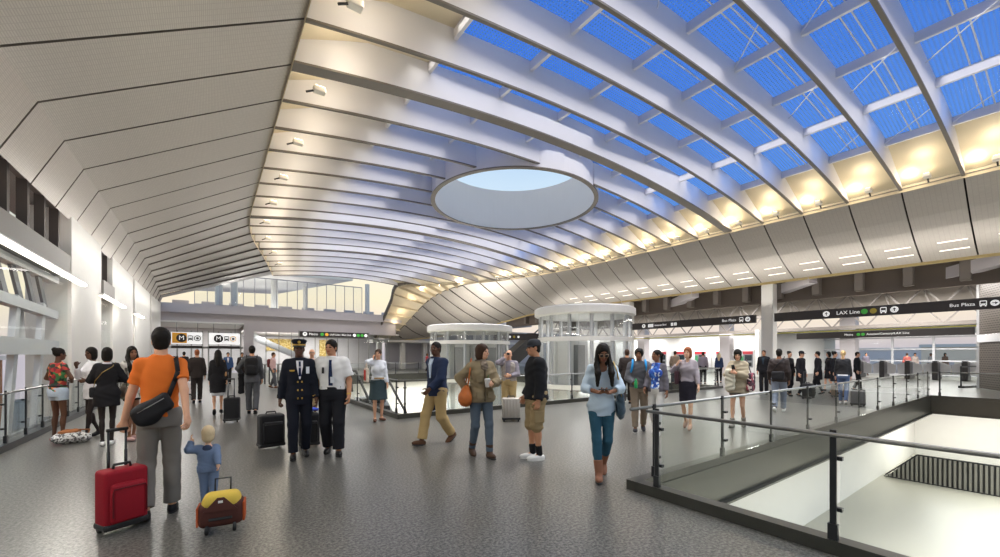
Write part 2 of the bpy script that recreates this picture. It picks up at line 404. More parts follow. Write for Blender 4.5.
# closure panels between the ribs and the eaves, and the roof glass
CLO = 3.4, 2.2
for side in (0, 1):
    mb = MB()
    for a0, a1 in zip(AK, AK[1:]):
        for i in range(8):
            q = []
            for a, j in ((a0, i), (a0, i + 1), (a1, i + 1), (a1, i)):
                bl = cat_tab(EL_TAB, a)[0]; br = cat_tab(ER_TAB, a)[0]
                b = bl + CLO[0] * j / 8 if side == 0 else br - CLO[1] * j / 8
                z, d = roof(a, b); q.append((b, a, z + d))
            mb.quad(*q)
    for a0, a1 in zip(AK, AK[1:]):
        q = []
        for a in (a0, a1):
            b = (cat_tab(EL_TAB, a) if side == 0 else cat_tab(ER_TAB, a))[0]; z, d = roof(a, b); s_ = -.02 if side == 0 else .02
            q += [(b + s_, a, z - .12), (b + s_, a, z + d)]
        mb.quad(q[0], q[1], q[3], q[2])
    struct(mb.build('ceiling_closure', CREAM), ('cream panels between the ribs above the %s eave' % ('woven left' if side == 0 else 'long right')), 'ceiling')
mb = MB(); NB = 30
for a0, a1 in zip(AK, AK[1:]):
    for h in range(4):
        for i in range(NB):
            q = []; ins = 0
            for hh, j in ((h, i), (h, i + 1), (h + 1, i + 1), (h + 1, i)):
                a = a0 + (a1 - a0) * hh / 4
                bl = cat_tab(EL_TAB, a)[0] + CLO[0]; br = cat_tab(ER_TAB, a)[0] - CLO[1]
                b = bl + (br - bl) * j / NB
                dx, dy = b - OX, a - OY; r = math.hypot(dx, dy)
                if r < OR_ + .02:
                    ins += 1
                    if r > 1e-6: b, a = OX + dx / r * OR_, OY + dy / r * OR_
                z, d = roof(a, b); q.append((b, a, z + .9))
            if ins < 4: mb.quad(*q)
struct(mb.build('window_9', GLASSR, smooth=True), 'blue fritted roof glass over the vault', 'skylight')
# purlins along the hall, thin glazing bars across each bay, bracing rods
for j in range(7):
    mb = MB(); prev = None
    for a in [AK[0] + (AK[-1] - AK[0]) * i / 100 for i in range(101)]:
        bl = cat_tab(EL_TAB, a)[0] + CLO[0]; br = cat_tab(ER_TAB, a)[0] - CLO[1]
        b = bl + (br - bl) * j / 6; z, d = roof(a, b); p = Vector((b, a, z + .74))
        inside = math.hypot(b - OX, a - OY) < OR_
        if prev and not inside: mb.bar(prev, p, .09, .26)
        prev = None if inside else p
    struct(mb.build('roof_purlin', FIN), 'pale purlin running the length of the vault below the roof glass', 'purlin', 'roof purlins')
for a0, a1 in zip(AK, AK[1:9]):
    mb = MB(); a = (a0 + a1) / 2
    bl = cat_tab(EL_TAB, a)[0] + CLO[0]; br = cat_tab(ER_TAB, a)[0] - CLO[1]
    pts = [(bl + (br - bl) * i / 24) for i in range(25)]
    for o in (-.11, .11): mb.tube([(b, a + o, roof(a, b)[0] + .86) for b in pts if math.hypot(b - OX, a - OY) > OR_], .018, 5)
    if a < 6:
        for i in (3, 9, 15, 21):
            b0, b1 = pts[i], pts[min(24, i + 3)]
            mb.tube([(b0, a0, roof(a0, b0)[0] + .5), (b1, a1, roof(a1, b1)[0] + .7)], .016, 5)
    struct(mb.build('glazing_bar', FIN), 'thin paired glazing bars across one bay of the roof glass', 'glazing bar', 'roof glazing bars')
# the round rooflight
mb = MB(); zb = EYE + 7.3
mb.lathe((OX, OY, 0), [(OR_ - .14, EYE + 9.5), (OR_ - .14, zb), (OR_ + .02, zb), (OR_ + .02, EYE + 9.5), (OR_ - .14, EYE + 9.5)], 96)
struct(mb.build('skylight_ring', FIN, smooth=False), 'large round white rooflight drum open to the pale sky', 'skylight')
mb = MB(); mb.lathe((OX, OY, 0), [(OR_ - .16, zb + .03), (OR_ - .16, zb - .015), (OR_ + .04, zb - .015), (OR_ + .04, zb + .03)], 96)
struct(mb.build('trim_ring', FINB), 'thin dark rim round the foot of the rooflight drum', 'rim')

# ---- right soffit: woven metal panels fanning round at the far end
ES = [(-10, 21.6, -10, 6.37), (20, 21.6, 20, 6.4), (26, 21.2, 26, 6.52), (30, 20.2, 30.1, 6.6), (34, 18.5, 34, 6.2), (38, 17.7, 37.2, 5.3), (42, 16.5, 40, 3.1), (45, 15.4, 41.5, 1.6)]
LS = [(-10, 25.4, -10, 4.0), (29, 25.4, 29, 4.0), (34, 25.0, 34.5, 3.45), (38, 23.0, 38, 2.6), (42, 19.5, 40.6, 1.9), (45, 15.5, 41.7, 1.5)]
RS = [(29.9, 20.3, 30, 6.7), (34, 17.7, 34, 6.75), (37.5, 14.8, 37.5, 6.72), (39.5, 14.5, 38.6, 5.2), (42, 14.15, 39.8, 3.5), (45, 13.7, 41, 1.75)]
def P3(tab, s):
    x, y, z = cat_tab(tab, s); return Vector((x, y, EYE + z))
def slab(mb, A, B, th, n, nrm, mi=0, uv0=0):
    """A, B: the two long edges as point lists; a plate of thickness th"""
    lenu = 0
    off = [nrm * th for _ in A]
    for i in range(len(A) - 1):
        l = (A[i + 1] - A[i]).length; w = (B[i] - A[i]).length; w2 = (B[i + 1] - A[i + 1]).length
        mb.quad(A[i], A[i + 1], B[i + 1], B[i], mi, [(0, lenu), (0, lenu + l), (w2, lenu + l), (w, lenu)])
        a, b, c, d = A[i] + off[i], A[i + 1] + off[i + 1], B[i + 1] + off[i + 1], B[i] + off[i]
        mb.quad(d, c, b, a, mi)
        mb.quad(A[i], a, b, A[i + 1], 1); mb.quad(B[i + 1], c, d, B[i], 1)
        lenu += l
    for i in (0, -1): mb.quad(A[i], B[i], B[i] + off[i], A[i] + off[i], 1)
for k in range(-3, 27):
    s0, s1 = 2.1 + 1.6 * k, 2.1 + 1.6 * (k + 1)
    g = .025; A = []; B = []
    for t in [i / 6 for i in range(7)]:
        far = max(0, min(1, (s0 - 22) / 10))*.6
        for out, s, dz in ((A, s0 + g, 0), (B, s1 - g, .16 * far)):
            e, l = P3(ES, s), P3(LS, s); p = e.lerp(l, t); p.z += -.16 * math.sin(math.pi * t) + dz * (1 - .5 * t); p.x += -.1 * math.sin(math.pi * t)
            out.append(p)
    mb = MB(); slab(mb, A, B, .06, 6, Vector((.55, 0, .83)))
    far_ = s0 > 28
    panel_ = struct(mb.build('soffit_panel', [SOFF, FINB]), 'narrow woven metal soffit panel in the fan at the far end of the eave' if far_ else 'woven metal soffit panel sloping from the long right eave down to the sign columns',
           'soffit panel', 'soffit fan panels' if far_ else 'right soffit panels')
    if -2 < s0 < 24:  # glowing dashes laid on the panel to imitate lamp reflections
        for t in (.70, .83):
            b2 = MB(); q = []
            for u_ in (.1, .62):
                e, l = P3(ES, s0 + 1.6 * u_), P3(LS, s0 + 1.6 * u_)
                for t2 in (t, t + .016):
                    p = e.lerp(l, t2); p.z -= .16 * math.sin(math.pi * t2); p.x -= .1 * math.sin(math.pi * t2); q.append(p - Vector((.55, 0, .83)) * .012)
            b2.quad(q[0], q[1], q[3], q[2]); b2.build('glint_dash', GLINT, panel_)
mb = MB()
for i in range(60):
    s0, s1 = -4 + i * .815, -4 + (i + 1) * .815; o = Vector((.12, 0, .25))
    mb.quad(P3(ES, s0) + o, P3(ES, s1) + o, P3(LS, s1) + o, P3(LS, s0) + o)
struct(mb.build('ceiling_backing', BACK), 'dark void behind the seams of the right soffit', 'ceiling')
mb = MB()                                   # the trim below the panels
for i in range(50):
    s0, s1 = -4 + i * .98, -4 + (i + 1) * .98
    mb.bar(P3(LS, s0) - Vector((0, 0, .03)), P3(LS, s1) - Vector((0, 0, .03)), .1, .12)
struct(mb.build('trim_soffit', mat('ochre_trim', '#b39f6d', .5)), 'ochre edge trim along the bottom of the right soffit', 'trim')
mb = MB()                                   # cream upper side of the fan and its dark outer edge
n = 30
for i in range(n):
    s0, s1 = 29.9 + 15.1 * i / n, 29.9 + 15.1 * (i + 1) / n
    up = Vector((0, 0, .12))
    mb.quad(P3(RS, s0), P3(RS, s1), P3(ES, s1) + up, P3(ES, s0) + up)
struct(mb.build('ceiling_lip', CREAM, smooth=True), 'lit cream lip curling down at the far end of the right eave', 'ceiling')
for i in range(11):
    s_ = 33 + i * 1.12; a_, b_ = P3(RS, s_), P3(ES, s_) + Vector((0, 0, .12)); nn_ = (P3(RS, s_ + .2) - P3(RS, s_ - .2)).cross(b_ - a_).normalized()
    if nn_.y > 0: nn_ = -nn_
    mb = MB(); mb.hexa([a_, b_, b_ + Vector((0, .05, .02)), a_ + Vector((0, .05, .02))] + [v + nn_ * .34 for v in (a_, b_, b_ + Vector((0, .05, .02)), a_ + Vector((0, .05, .02)))])
    struct(mb.build('ceiling_slat', CREAM), 'cream slat standing across the curling lip at the end of the right eave', 'slat', 'lip slats')
mb = MB()
for i in range(n):
    s0, s1 = 36 + 9 * i / n, 36 + 9 * (i + 1) / n
    mb.bar(P3(RS, s0) + Vector((-.06, 0, .05)), P3(RS, s1) + Vector((-.06, 0, .05)), .16, .3)
struct(mb.build('trim_lip', FINB, smooth=True), 'dark outer edge of the curling lip', 'trim')

# ---- left soffit: folded woven panels
FB, FZ, GB, GZ = -2.48, 4.48, -2.95, 3.47
def left_pts(a):
    x, z = cat_tab(EL_TAB, a)
    f = max(0, (a - 26) / 11.5)
    return Vector((x, a, EYE + z)), Vector((FB - .3 * f, a, EYE + FZ - .45 * f)), Vector((GB - .2 * f, a, EYE + GZ - .4 * f))
for k in range(-3, 22):
    s0, s1 = 2.1 + 1.6 * k, 2.1 + 1.6 * (k + 1); far = max(0, min(1, (s0 - 16) / 14))
    A = []; B = []
    for out, s, dz in ((A, s0 + .03, 0), (B, s1 - .03, .09 * far)):
        e, f, g_ = left_pts(s); e = e + Vector((0, 0, dz)); f = f + Vector((0, 0, dz))
        out += [e.lerp(f, i / 4) for i in range(5)] + [g_]
    mb = MB(); slab(mb, B, A, .06, 5, Vector((-.5, 0, .86)))
    struct(mb.build('soffit_panel', [SOFF, FINB]), 'folded woven metal panel of the sloping ceiling over the window aisle', 'soffit panel', 'left soffit panels')
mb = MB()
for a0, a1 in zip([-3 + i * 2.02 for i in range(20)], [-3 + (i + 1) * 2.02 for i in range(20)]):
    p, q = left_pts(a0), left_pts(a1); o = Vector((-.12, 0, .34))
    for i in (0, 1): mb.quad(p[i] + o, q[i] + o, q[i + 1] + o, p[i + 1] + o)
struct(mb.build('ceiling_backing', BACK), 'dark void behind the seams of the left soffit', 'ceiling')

# ---- uplights on the eaves: a small fitting in every bay, its light washing the ribs
def uplight(loc, face, label, group):
    r = empty('uplight', loc); tag(r, label, 'light fitting', group)
    b = MB(); b.rbox((-.15, -.1, .02), (.15, .1, .16), .025, 2); b.build('housing', mat('uplight_white', '#e4dfd3', .4), r)
    b = MB(); b.box((-.12, -.075, .16), (.12, .075, .168)); b.build('lens', LAMPW, r)
    b = MB(); b.tube([(face * .1, 0, .06), (face * .32, 0, -.06)], .025, 6); b.build('arm', DARKM, r)
for k, a in enumerate(AK[1:-1], 1):
    am = a + .8; br, zr = cat_tab(ER_TAB, min(am, 37.4)); bl, zl = cat_tab(EL_TAB, am)
    if am < 29:
        p = 1 if am < 22 else .8
        point('eave_light', (br - .55, a - .34, EYE + zr + .2), 15 * p, (1, .84, .6), .08)
        point('eave_light', (br - 1.3, am, EYE + zr + .42), 12 * p, (1, .86, .66), .1)
        if am > 1:
            uplight((br - .62, am, EYE + zr + .0), 1, 'small white uplight on the long right eave, in one bay between ribs', 'uplights on the right eave')
    if 5 < am < 37:
        point('eave_light', (bl + 1.1, am - .15, EYE + zl + .3), 26, (1, .86, .66), .12)
        if k % 2 == 0 and am < 34: uplight((bl + .75, am, EYE + zl + .0), -1, 'small white uplight on the woven left eave, between two ribs', 'uplights on the left eave')
for s in (33, 35, 37, 39, 41, 42.5, 44):
    e, r_ = P3(ES, s), P3(RS, s); point('lip_light', e.lerp(r_, .45) + Vector((-.1, -.7, .25)), 16, (1, .82, .58), .06)

# the ribs and the left soffit run a little askew to the right eave: everything under the roof is skewed alike
def skew(x): return .5 * max(0, min(1, (21.6 - x) / 20))
for o in list(COL.objects):
    n_ = o.name.split('.')[0]
    if n_ in ('ceiling_rib', 'ceiling_closure', 'window_9', 'roof_purlin', 'glazing_bar') or (n_ in ('soffit_panel', 'ceiling_backing') and o.data.vertices[0].co.x < 8):
        for v in o.data.vertices: v.co.y += skew(v.co.x)
    elif n_ in ('uplight', 'eave_light', 'hall_fill'): o.location.y += skew(o.location.x)
    elif n_ in ('skylight_ring', 'trim_ring'): o.location.y += skew(OX)

# ================================================================== LEFT SIDE: piers, windows, rail
for i, (a0, a1) in enumerate(((14.9, 18.4), (20.3, 25.1), (25.7, 31.6), (32.4, 38))):
    mb = MB(); mb.box((-3.7, a0, 0), (-2.9, a1, EYE + GZ + .25))
    struct(mb.build('pillar', WHITE), ('white wall pier nearest along the window aisle', 'second white wall pier along the window aisle', 'third white wall pier along the window aisle', 'last white wall pier before the lobby')[i], 'pier')
GB_ = mat('grey_beam', '#8d8a86', .55, var=.04, scale=2)
mb = MB(); mb.box((-3.6, 0, 3.5), (-2.84, 14.5, 4.02)); mb.box((-3.6, 18.4, 3.5), (-2.84, 20.3, 4.02)); mb.box((-3.3, -2, 4.02), (-3.1, 40, 4.1))
struct(mb.build('wall_left_beam', GB_), 'grey beam carrying the strip light over the windows', 'beam')
for i, (a0, a1, lab) in enumerate(((1.5, 15.4, 'longest glowing strip light under the beam over the tall windows'), (17.6, 21.6, 'glowing strip light over the gap after the first white pier'), (24.6, 27.2, 'short glowing strip light on the second white pier'))):
    r = empty('strip_light', (-2.77, (a0 + a1) / 2, 3.41)); tag(r, lab, 'light fitting')
    L = (a1 - a0) / 2
    b = MB(); b.box((-.06, -L, .02), (.06, L, .085)); b.box((-.13, L * .3, .03), (-.05, L * .3 + .1, .09)); b.build('housing', LOUV, r)
    b = MB(); b.box((-.05, -L, -.012), (.05, L, .02)); b.box((.0601, -L, .0), (.066, L, .05)); b.build('lens', STRIP, r)
    area('strip_lamp', (-2.72, (a0 + a1) / 2, 3.42), .1, L * 2, 70 * L, rot=(0, R(-35), 0))
# clerestory between beam and soffit
n_ = 0
for a0, a1 in ((-1, 14.5), (18.4, 20.3)):
    n_ += 1
    fr = MB()
    k = int(round((a1 - a0) / 1.04))
    for i in range(k + 1):
        a = a0 + (a1 - a0) * i / k
        fr.bar((-3.12, a, 4.05), (-3.12, a, 5.25), .16, .12, 0, (0, 1, 0))
    fr.bar((-3.12, a0, 4.1), (-3.12, a1, 4.1), .1, .12); fr.bar((-3.12, a0, 5.2), (-3.12, a1, 5.2), .1, .12)
    w = fr.build('window_%d' % n_, mat('window_frame_brown', '#4f4946', .5, .3)); struct(w, 'dark-framed clerestory window over the beam' if n_ == 1 else 'narrow dark-framed clerestory window after the first pier', 'window')
    g = MB(); g.box((-3.2, a0, 4.1), (-3.19, a1, 5.2)); g.build('pane', GLASSW, w)
mb = MB(); mb.box((-4.3, -4, 5.35), (-3.0, 42, 5.5)); struct(mb.build('ceiling_eave', GB_), 'grey soffit outside the clerestory', 'ceiling')
# facade screen outside the glass: leaning posts and beams
r = empty('facade_screen', (-3.2, 8, 0)); tag(r, 'white steel facade screen of leaning posts outside the aisle windows', 'facade screen')
b = MB(); b.box((-.1, -9, 1.56), (.1, 6.8, 1.9)); b.build('beam', LOUV, r)
b = MB(); b.bar((0, -9, 2.95), (0, 6.8, 2.55), .18, .2); b.build('beam', LOUV, r)
b = MB(); b.box((-.1, -9, 3.34), (.1, 6.8, 3.49)); b.build('beam', LOUV, r)
for i in range(10):
    y = -8.6 + i * 1.55
    b = MB(); b.bar((0, y, -.4), (0, y + .42, 1.6), .1, .2, 0, (0, 1, 0)); b.bar((0, y + .42, 1.8), (0, y + .6, 2.75), .1, .2, 0, (0, 1, 0)); b.build('post', LOUV, r)
for i in range(20):
    y = -8.8 + i * .76
    b = MB(); b.bar((0, y + .55, 2.62), (0, y, 3.4), .05, .2, 0, (0, 1, 0)); b.build('slat', mat('slat_grey', '#77767a', .45, .4), r)
for i in range(9):
    y = -8.0 + i * 1.55
    b = MB(); b.add([(-.12, y + .15, 1.9), (-.12, y + .85, 1.9), (-.12, y + .75, 2.6), (-.12, y + .3, 2.75), (-.08, y + .15, 1.9), (-.08, y + .85, 1.9), (-.08, y + .75, 2.6), (-.08, y + .3, 2.75)],
                    ((0, 1, 2, 3), (7, 6, 5, 4), (0, 4, 5, 1), (1, 5, 6, 2), (2, 6, 7, 3), (3, 7, 4, 0))); b.build('perforated_plate', mesh_mat('perforated_white', '#d9d9da', 30, 30, .3, .5, 0), r)
for i in range(2):
    mb = MB(); a0, a1 = ((0, 14.9), (18.4, 20.3))[i]
    mb.box((-2.98, a0, 0.1), (-2.97, a1, 3.48)); w = mb.build('window_%d' % (5 + i), glass_mat('facade_glass', '#fafcfc', .02, graze=.04)); struct(w, ('tall glass wall between the aisle and the facade screen', 'narrow tall pane between the first two white piers')[i], 'window')
# outside: street below, lit building across it
mb = MB(); mb.box((-80, -30, -5.2), (-4.2, 90, -5)); struct(mb.build('ground_outside', mat('asphalt', '#857a6c', .8, var=.1, scale=1)), 'street outside below the windows', 'ground')
r = empty('street_building', (-12, 14, -5)); tag(r, 'brown brick building with glowing shop windows across the street', 'building')
b = MB(); b.box((-8, -26, 0), (0, 30, 6.2)); b.build('wall', mat('brown_brick', '#9a6b48', .8, var=.3, scale=3), r)
b = MB(); b.box((-8.2, -26.2, 6.2), (.3, 30.2, 6.5)); b.build('roof', LOUV, r)
for i in range(18):
    b = MB(); y = -24.5 + i * 3
    b.box((0.02, y, .8), (.1, y + 2.2, 2.9)); b.build('window', mat('shop_glow', '#ffb45c', .5, emit=1.3, emitcol='#ff9c3c'), r)
    b = MB(); b.box((0.02, y + .3, 4.0), (.1, y + 1.9, 5.4)); b.build('window', mat('dim_glass', '#6d5b50', .2), r)
for i, (y, z) in enumerate(((4, 4.0), (8, 3.6), (12, 4.1))):
    point('street_lamp_glow', (-8.5, y, -5 + z), 60, (1, .7, .35), .2)
b = MB(); b.box((-12, -10, -4.99), (-11.7, 60, -4.97)); struct(b.build('road_marking', mat('yellow_paint', '#e0c13c', .6)), 'yellow line painted on the street outside', 'marking')

# ================================================================== GLASS RAILINGS
def railing(name, label, origin, d, n_posts, step, h=.93, first=0.0, lead=.3, side=1, clear=None, tail=.05, base=False):
    """origin on the floor, d the unit direction, side: +1 glass on the left of the direction"""
    d = Vector((*d, 0)); nrm = Vector((-d.y, d.x, 0)) * side
    r = empty(name, origin); tag(r, label, 'railing')
    L = first + step * (n_posts - 1)
    up = Vector((0, 0, 1)); z0 = .11
    b = MB(); b.tube([d * -lead + up * h - nrm * .09, d * (L + tail) + up * h - nrm * .09], .018, 10); b.build('handrail', STEEL, r, smooth=True)
    for i in range(n_posts):
        p = d * (first + step * i)
        b = MB(); b.bar(p + up * z0 - nrm * .05, p + up * (h + .035) - nrm * .05, .02, .042, 0, d); q = b.build('post', DARKM, r)
        b = MB(); b.bar(p + up * (z0 - .02) - nrm * .05, p + up * (z0 + .12) - nrm * .05, .04, .065, 0, d); b.build('foot', DARKM, q)
        for zz in (.34, .74):
            b = MB(); b.bar(p + d * -.02 + up * zz - nrm * .015, p + d * .05 + up * zz - nrm * .015, .04, .03); b.build('clamp', DARKM, q)
        b = MB(); b.bar(p + up * h - nrm * .05, p + up * h - nrm * .1, .03, .02); b.build('bracket', DARKM, q)
        if i < n_posts - 1:
            b = MB(); b.bar(p + d * .03 + up * (z0 + .42), p + d * (step - .03) + up * (z0 + .42), .014, .80); b.build('glass_panel', GLASS, r)
    return r
railing('glass_railing', 'glass railing with steel handrail along the near edge of the closest opening', (4.02, 2.6, 0), (0, -1), 6, 1.54, lead=.1)
railing('glass_railing', 'glass railing along the bridge, facing the closest floor opening', (4.3, 2.8, 0), (1, 0), 11, 1.64, side=-1, lead=.4)
railing('glass_railing', 'glass railing at the far end of the closest opening, before the turnstiles', (20.98, 2.6, 0), (0, -1), 6, 1.64, side=-1, lead=.2)
railing('glass_railing', 'glass railing in front of the lifts, along the bridge', (3.9, 9.52, 0), (1, 0), 9, 1.93, side=1, lead=.15)
railing('glass_railing', 'glass railing beside the escalator, behind the woman on the phone', (3.82, 9.7, 0), (0, 1), 11, 1.64, side=-1, lead=.2)
railing('glass_railing', 'glass railing of the lift opening on the ticket machine side', (19.48, 9.7, 0), (0, 1), 10, 1.95, side=1, lead=.2)
railing('glass_railing', 'far glass railing behind the lifts', (4.0, 29.98, 0), (1, 0), 9, 1.9, side=-1, lead=.1)
railing('glass_railing', 'long glass railing in front of the aisle windows', (-2.77, 2.0, 0), (0, 1), 34, .9, side=1, lead=.3)
mb = MB(); mb.box((-2.9, -2, 0), (-2.66, 34, .11)); struct(mb.build('baseboard_left', DARKM), 'dark kerb along the foot of the window railing', 'kerb')

# ================================================================== SIGNS
def FR(o, u):          # letters run along u on a vertical face, facing away from u x z
    u = Vector((*u, 0)).normalized(); n = Vector((u.y, -u.x, 0))
    return Matrix(((u.x, 0, n.x, o[0]), (u.y, 0, n.y, o[1]), (0, 1, 0, o[2]), (0, 0, 0, 1)))
def disc(mb, M, x, y, r, mi=0, seg=20, d=.012):
    vs = [M @ Vector((x + r * math.cos(2 * math.pi * i / seg), y + r * math.sin(2 * math.pi * i / seg), d)) for i in range(seg)]
    mb.add(vs, (tuple(range(seg)),), mi)
def arrow(mb, M, x, y, r, ang, mi=1, d=.016):
    c, s = math.cos(ang), math.sin(ang)
    def q(px, py): return M @ Vector((x + c * px - s * py, y + s * px + c * py, d))
    w = r * .13
    mb.add([q(-.6 * r, -w), (q(.3 * r, -w)), q(.3 * r, w), q(-.6 * r, w)], ((0, 1, 2, 3),), mi)
    mb.add([q(.05 * r, -.5 * r), q(.65 * r, 0), q(.05 * r, .5 * r), q(.05 * r, .22 * r), q(.32 * r, 0), q(.05 * r, -.22 * r)], ((0, 1, 2, 3, 4, 5),), mi)
def bus(mb, M, x, y, s, mi=0, d=.012, dark=1):
    def q(px, py, dd=0): return M @ Vector((x + px * s, y + py * s, d + dd))
    mb.add([q(-.4, -.32), q(.4, -.32), q(.4, .42), (q(.3, .5)), q(-.3, .5), q(-.4, .42)], ((0, 1, 2, 3, 4, 5),), mi)
    mb.add([q(-.3, .0, .003), q(.3, .0, .003), q(.3, .36, .003), q(-.3, .36, .003)], ((0, 1, 2, 3),), dark)
    for k in (-.26, .26):
        mb.add([q(k - .08, -.5), q(k + .08, -.5), q(k + .08, -.3), q(k - .08, -.3)], ((0, 1, 2, 3),), mi)
        disc(mb, M, x + k * s, y - .16 * s, .07 * s, dark, 10, d + .003)
SM = [SIGNT, SIGNK, GREEN, OLIVE, ORANGE]
def sign(label, o, u, L, h, t=.16):
    r = empty('hanging_sign', (0, 0, 0)); tag(r, label, 'sign'); M = FR(o, u)
    b = MB(); b.hexa([M @ Vector(p) for p in ((0, -h / 2, -t), (L, -h / 2, -t), (L, -h / 2, 0), (0, -h / 2, 0), (0, h / 2, -t), (L, h / 2, -t), (L, h / 2, 0), (0, h / 2, 0))]); b.build('board', SIGNK, r)
    return r, M
def put(r, M, kind, x, s, **k):
    if kind == 'text': return text_mesh(k['t'], s, M @ Matrix.Translation((x, 0, .008)), SIGNT, 'lettering', r, .004)
    b = MB()
    if kind == 'arrow': disc(b, M, x, 0, s); arrow(b, M, x, 0, s, k['ang'])
    if kind == 'bus': bus(b, M, x, 0, s)
    if kind == 'dot': disc(b, M, x, 0, s, k['c'])
    if kind == 'box': b.quad(*[M @ Vector(p) for p in ((x, -s / 2, .012), (x + k['w'], -s / 2, .012), (x + k['w'], s / 2, .012), (x, s / 2, .012))])
    b.build({'arrow': 'arrow_symbol', 'bus': 'bus_symbol', 'dot': 'line_bullet', 'box': 'symbol'}[kind], SM, r)
U = (0, -1)                                            # along the hall towards the camera, read from inside the hall
r, M = sign('long black sign reading Bus Plaza, hung between the two right-hand columns nearest the lifts', (25.28, 18.6, 3.62), U, 8.3, .46)
put(r, M, 'text', 6.45, .22, t='Bus Plaza'); put(r, M, 'bus', 7.55, .28); put(r, M, 'arrow', 7.9, .14, ang=0)
put(r, M, 'arrow', 1.0, .14, ang=R(90)); put(r, M, 'box', 1.35, .22, w=.42); put(r, M, 'text', 1.85, .17, t='Aviation Blvd'); put(r, M, 'box', 3.1, .2, w=.18); put(r, M, 'box', 3.34, .2, w=.18)
r, M = sign('long black sign reading LAX Line and Bus Plaza, nearest over the bridge', (25.28, 9.35, 3.62), U, 8.35, .46)
put(r, M, 'arrow', 2.32, .14, ang=R(90)); put(r, M, 'text', 2.72, .235, t='LAX Line'); put(r, M, 'dot', 3.78, .125, c=2); put(r, M, 'dot', 4.1, .125, c=3)
put(r, M, 'bus', 4.45, .28); put(r, M, 'arrow', 4.82, .14, ang=R(90))
put(r, M, 'text', 6.5, .19, t='Bus Plaza'); put(r, M, 'bus', 7.42, .24); put(r, M, 'arrow', 7.72, .12, ang=0)
r, M = sign('black sign over the turnstiles reading Aviation/Century/LAX Line', (32.85, 10.8, 2.83), U, 8.0, .4)
put(r, M, 'text', 2.6, .17, t='Metro'); put(r, M, 'dot', 3.28, .09, c=2); put(r, M, 'dot', 3.5, .09, c=2); put(r, M, 'text', 3.66, .17, t='Aviation/Century/LAX Line')
# the sign on two posts in front of the stair hall
o = at(300, 333.8, 27.0); r, M = sign('black sign on two posts reading Metro, in front of the stair hall', (o.x, o.y, o.z), (1, 0), 4.55, .36)
put(r, M, 'arrow', .3, .14, ang=R(90)); put(r, M, 'text', .55, .22, t='Metro'); put(r, M, 'dot', 1.38, .11, c=2); put(r, M, 'dot', 1.68, .11, c=4); put(r, M, 'text', 1.88, .2, t='LAX Line / Bike Hub') if False else put(r, M, 'text', 1.88, .17, t='LAX Line / Bike Hub')
put(r, M, 'dot', 3.55, .11, c=0); put(r, M, 'dot', 3.82, .11, c=2); put(r, M, 'dot', 4.09, .11, c=2); put(r, M, 'dot', 4.36, .11, c=0)
for x in (-.05, 4.6):
    b = MB(); b.bar(M @ Vector((x, .22, -.08)), M @ Vector((x, -o.z, -.08)), .07, .07); b.build('post', STEEL, r)
o = at(494, 338, 31.5); r, M = sign('small black sign beyond the smaller lift drum', (o.x, o.y, o.z + .1), (.9, -.43), 3.7, .5)
put(r, M, 'box', .3, .14, w=.1)
for x, c in ((.62, 0), (.95, 0), (1.25, 0), (1.6, 3), (1.95, 0)): put(r, M, 'dot', x, .09, c=c)
for x in (.1, 3.6):
    b = MB(); b.bar(M @ Vector((x, -.2, -.08)), M @ Vector((x, -o.z - .1, -.08)), .07, .07); b.build('post', STEEL, r)

# ================================================================== RIGHT SIDE
for a, x, w, top, lab in ((9.8, 25.8, .3, EYE + 4.0, 'white column between the two long black signs'), (19.3, 25.8, .3, EYE + 4.0, 'white column at the lift end of the Bus Plaza sign'),
                     (.4, 25.8, .3, EYE + 4.0, 'white column nearest the far end of the closest opening'), (8.1, 33.4, .4, 5.6, 'grey column among the turnstiles behind the sign'), (15.7, 33.4, .4, 5.6, 'grey column behind the Bus Plaza sign'), (23.3, 33.4, .4, 5.6, 'grey column beyond the ticket hall')):
    mb = MB(); mb.rbox((x - w, a - w, 0), (x + w, a + w, top), .04, 2)
    struct(mb.build('column', WHITE if x < 30 else WALLG), lab, 'column')
mb = MB(); mb.box((25.4, -14, EYE + 4.1), (33, 36, EYE + 4.3)); struct(mb.build('ceiling_side', mat('brown_deck', '#5d544d', .7)), 'dark brown deck over the side concourse', 'ceiling')
for i in range(24):
    a = -8 + i * 1.75
    mb = MB(); mb.rbox((26.2, a - .17, EYE + 3.2), (26.62, a + .17, EYE + 4.1), .03, 2); struct(mb.build('ceiling_beam', mat('brown_grey_beam', '#7d756e', .6)), 'short grey-brown beam end below the side deck', 'beam', 'side deck beam ends')
for a in (2.2, 9.2, 15.5, 21):
    mb = MB(); mb.bar((25.6, a - 1.5, EYE + 4.0), (26.9, a + .9, EYE + 3.62), .5, .5); struct(mb.build('ceiling_duct', WALLG), 'broad grey duct crossing the side concourse ceiling', 'duct', 'side concourse ducts')
mb = MB(); mb.box((26.62, -14, EYE + 3.02), (26.8, 36, EYE + 4.1)); struct(mb.build('wall_deck', mat('brown_fascia', '#6a5f55', .6, var=.05, scale=1)), 'brown deck fascia above the long black signs', 'fascia')
r = empty('roof_truss', (32, 0, 0)); tag(r, 'long white truss over the ticket hall and the turnstiles', 'truss')
z0, z1 = EYE + 1.7, EYE + 3.75
TB = mat('truss_grey', '#87807a', .5)
for z, w in ((z0, .2), (z0 + 1.0, .13), (z1, .22)):
    b = MB(); b.box((-.1, -10, z - w / 2), (.1, 34, z + w / 2)); b.build('chord', TB, r)
b = MB()
for i in range(27):
    a = -9 + i * 1.6
    b.bar((0, a, z0 + 1), (0, a + .8, z1), .09, .09); b.bar((0, a + .8, z1), (0, a + 1.6, z0 + 1), .09, .09)
    b.bar((0, a + .8, z1), (0, a + .5, z0 + 1), .06, .06)
b.build('upper_lattice', TB, r)
b = MB()
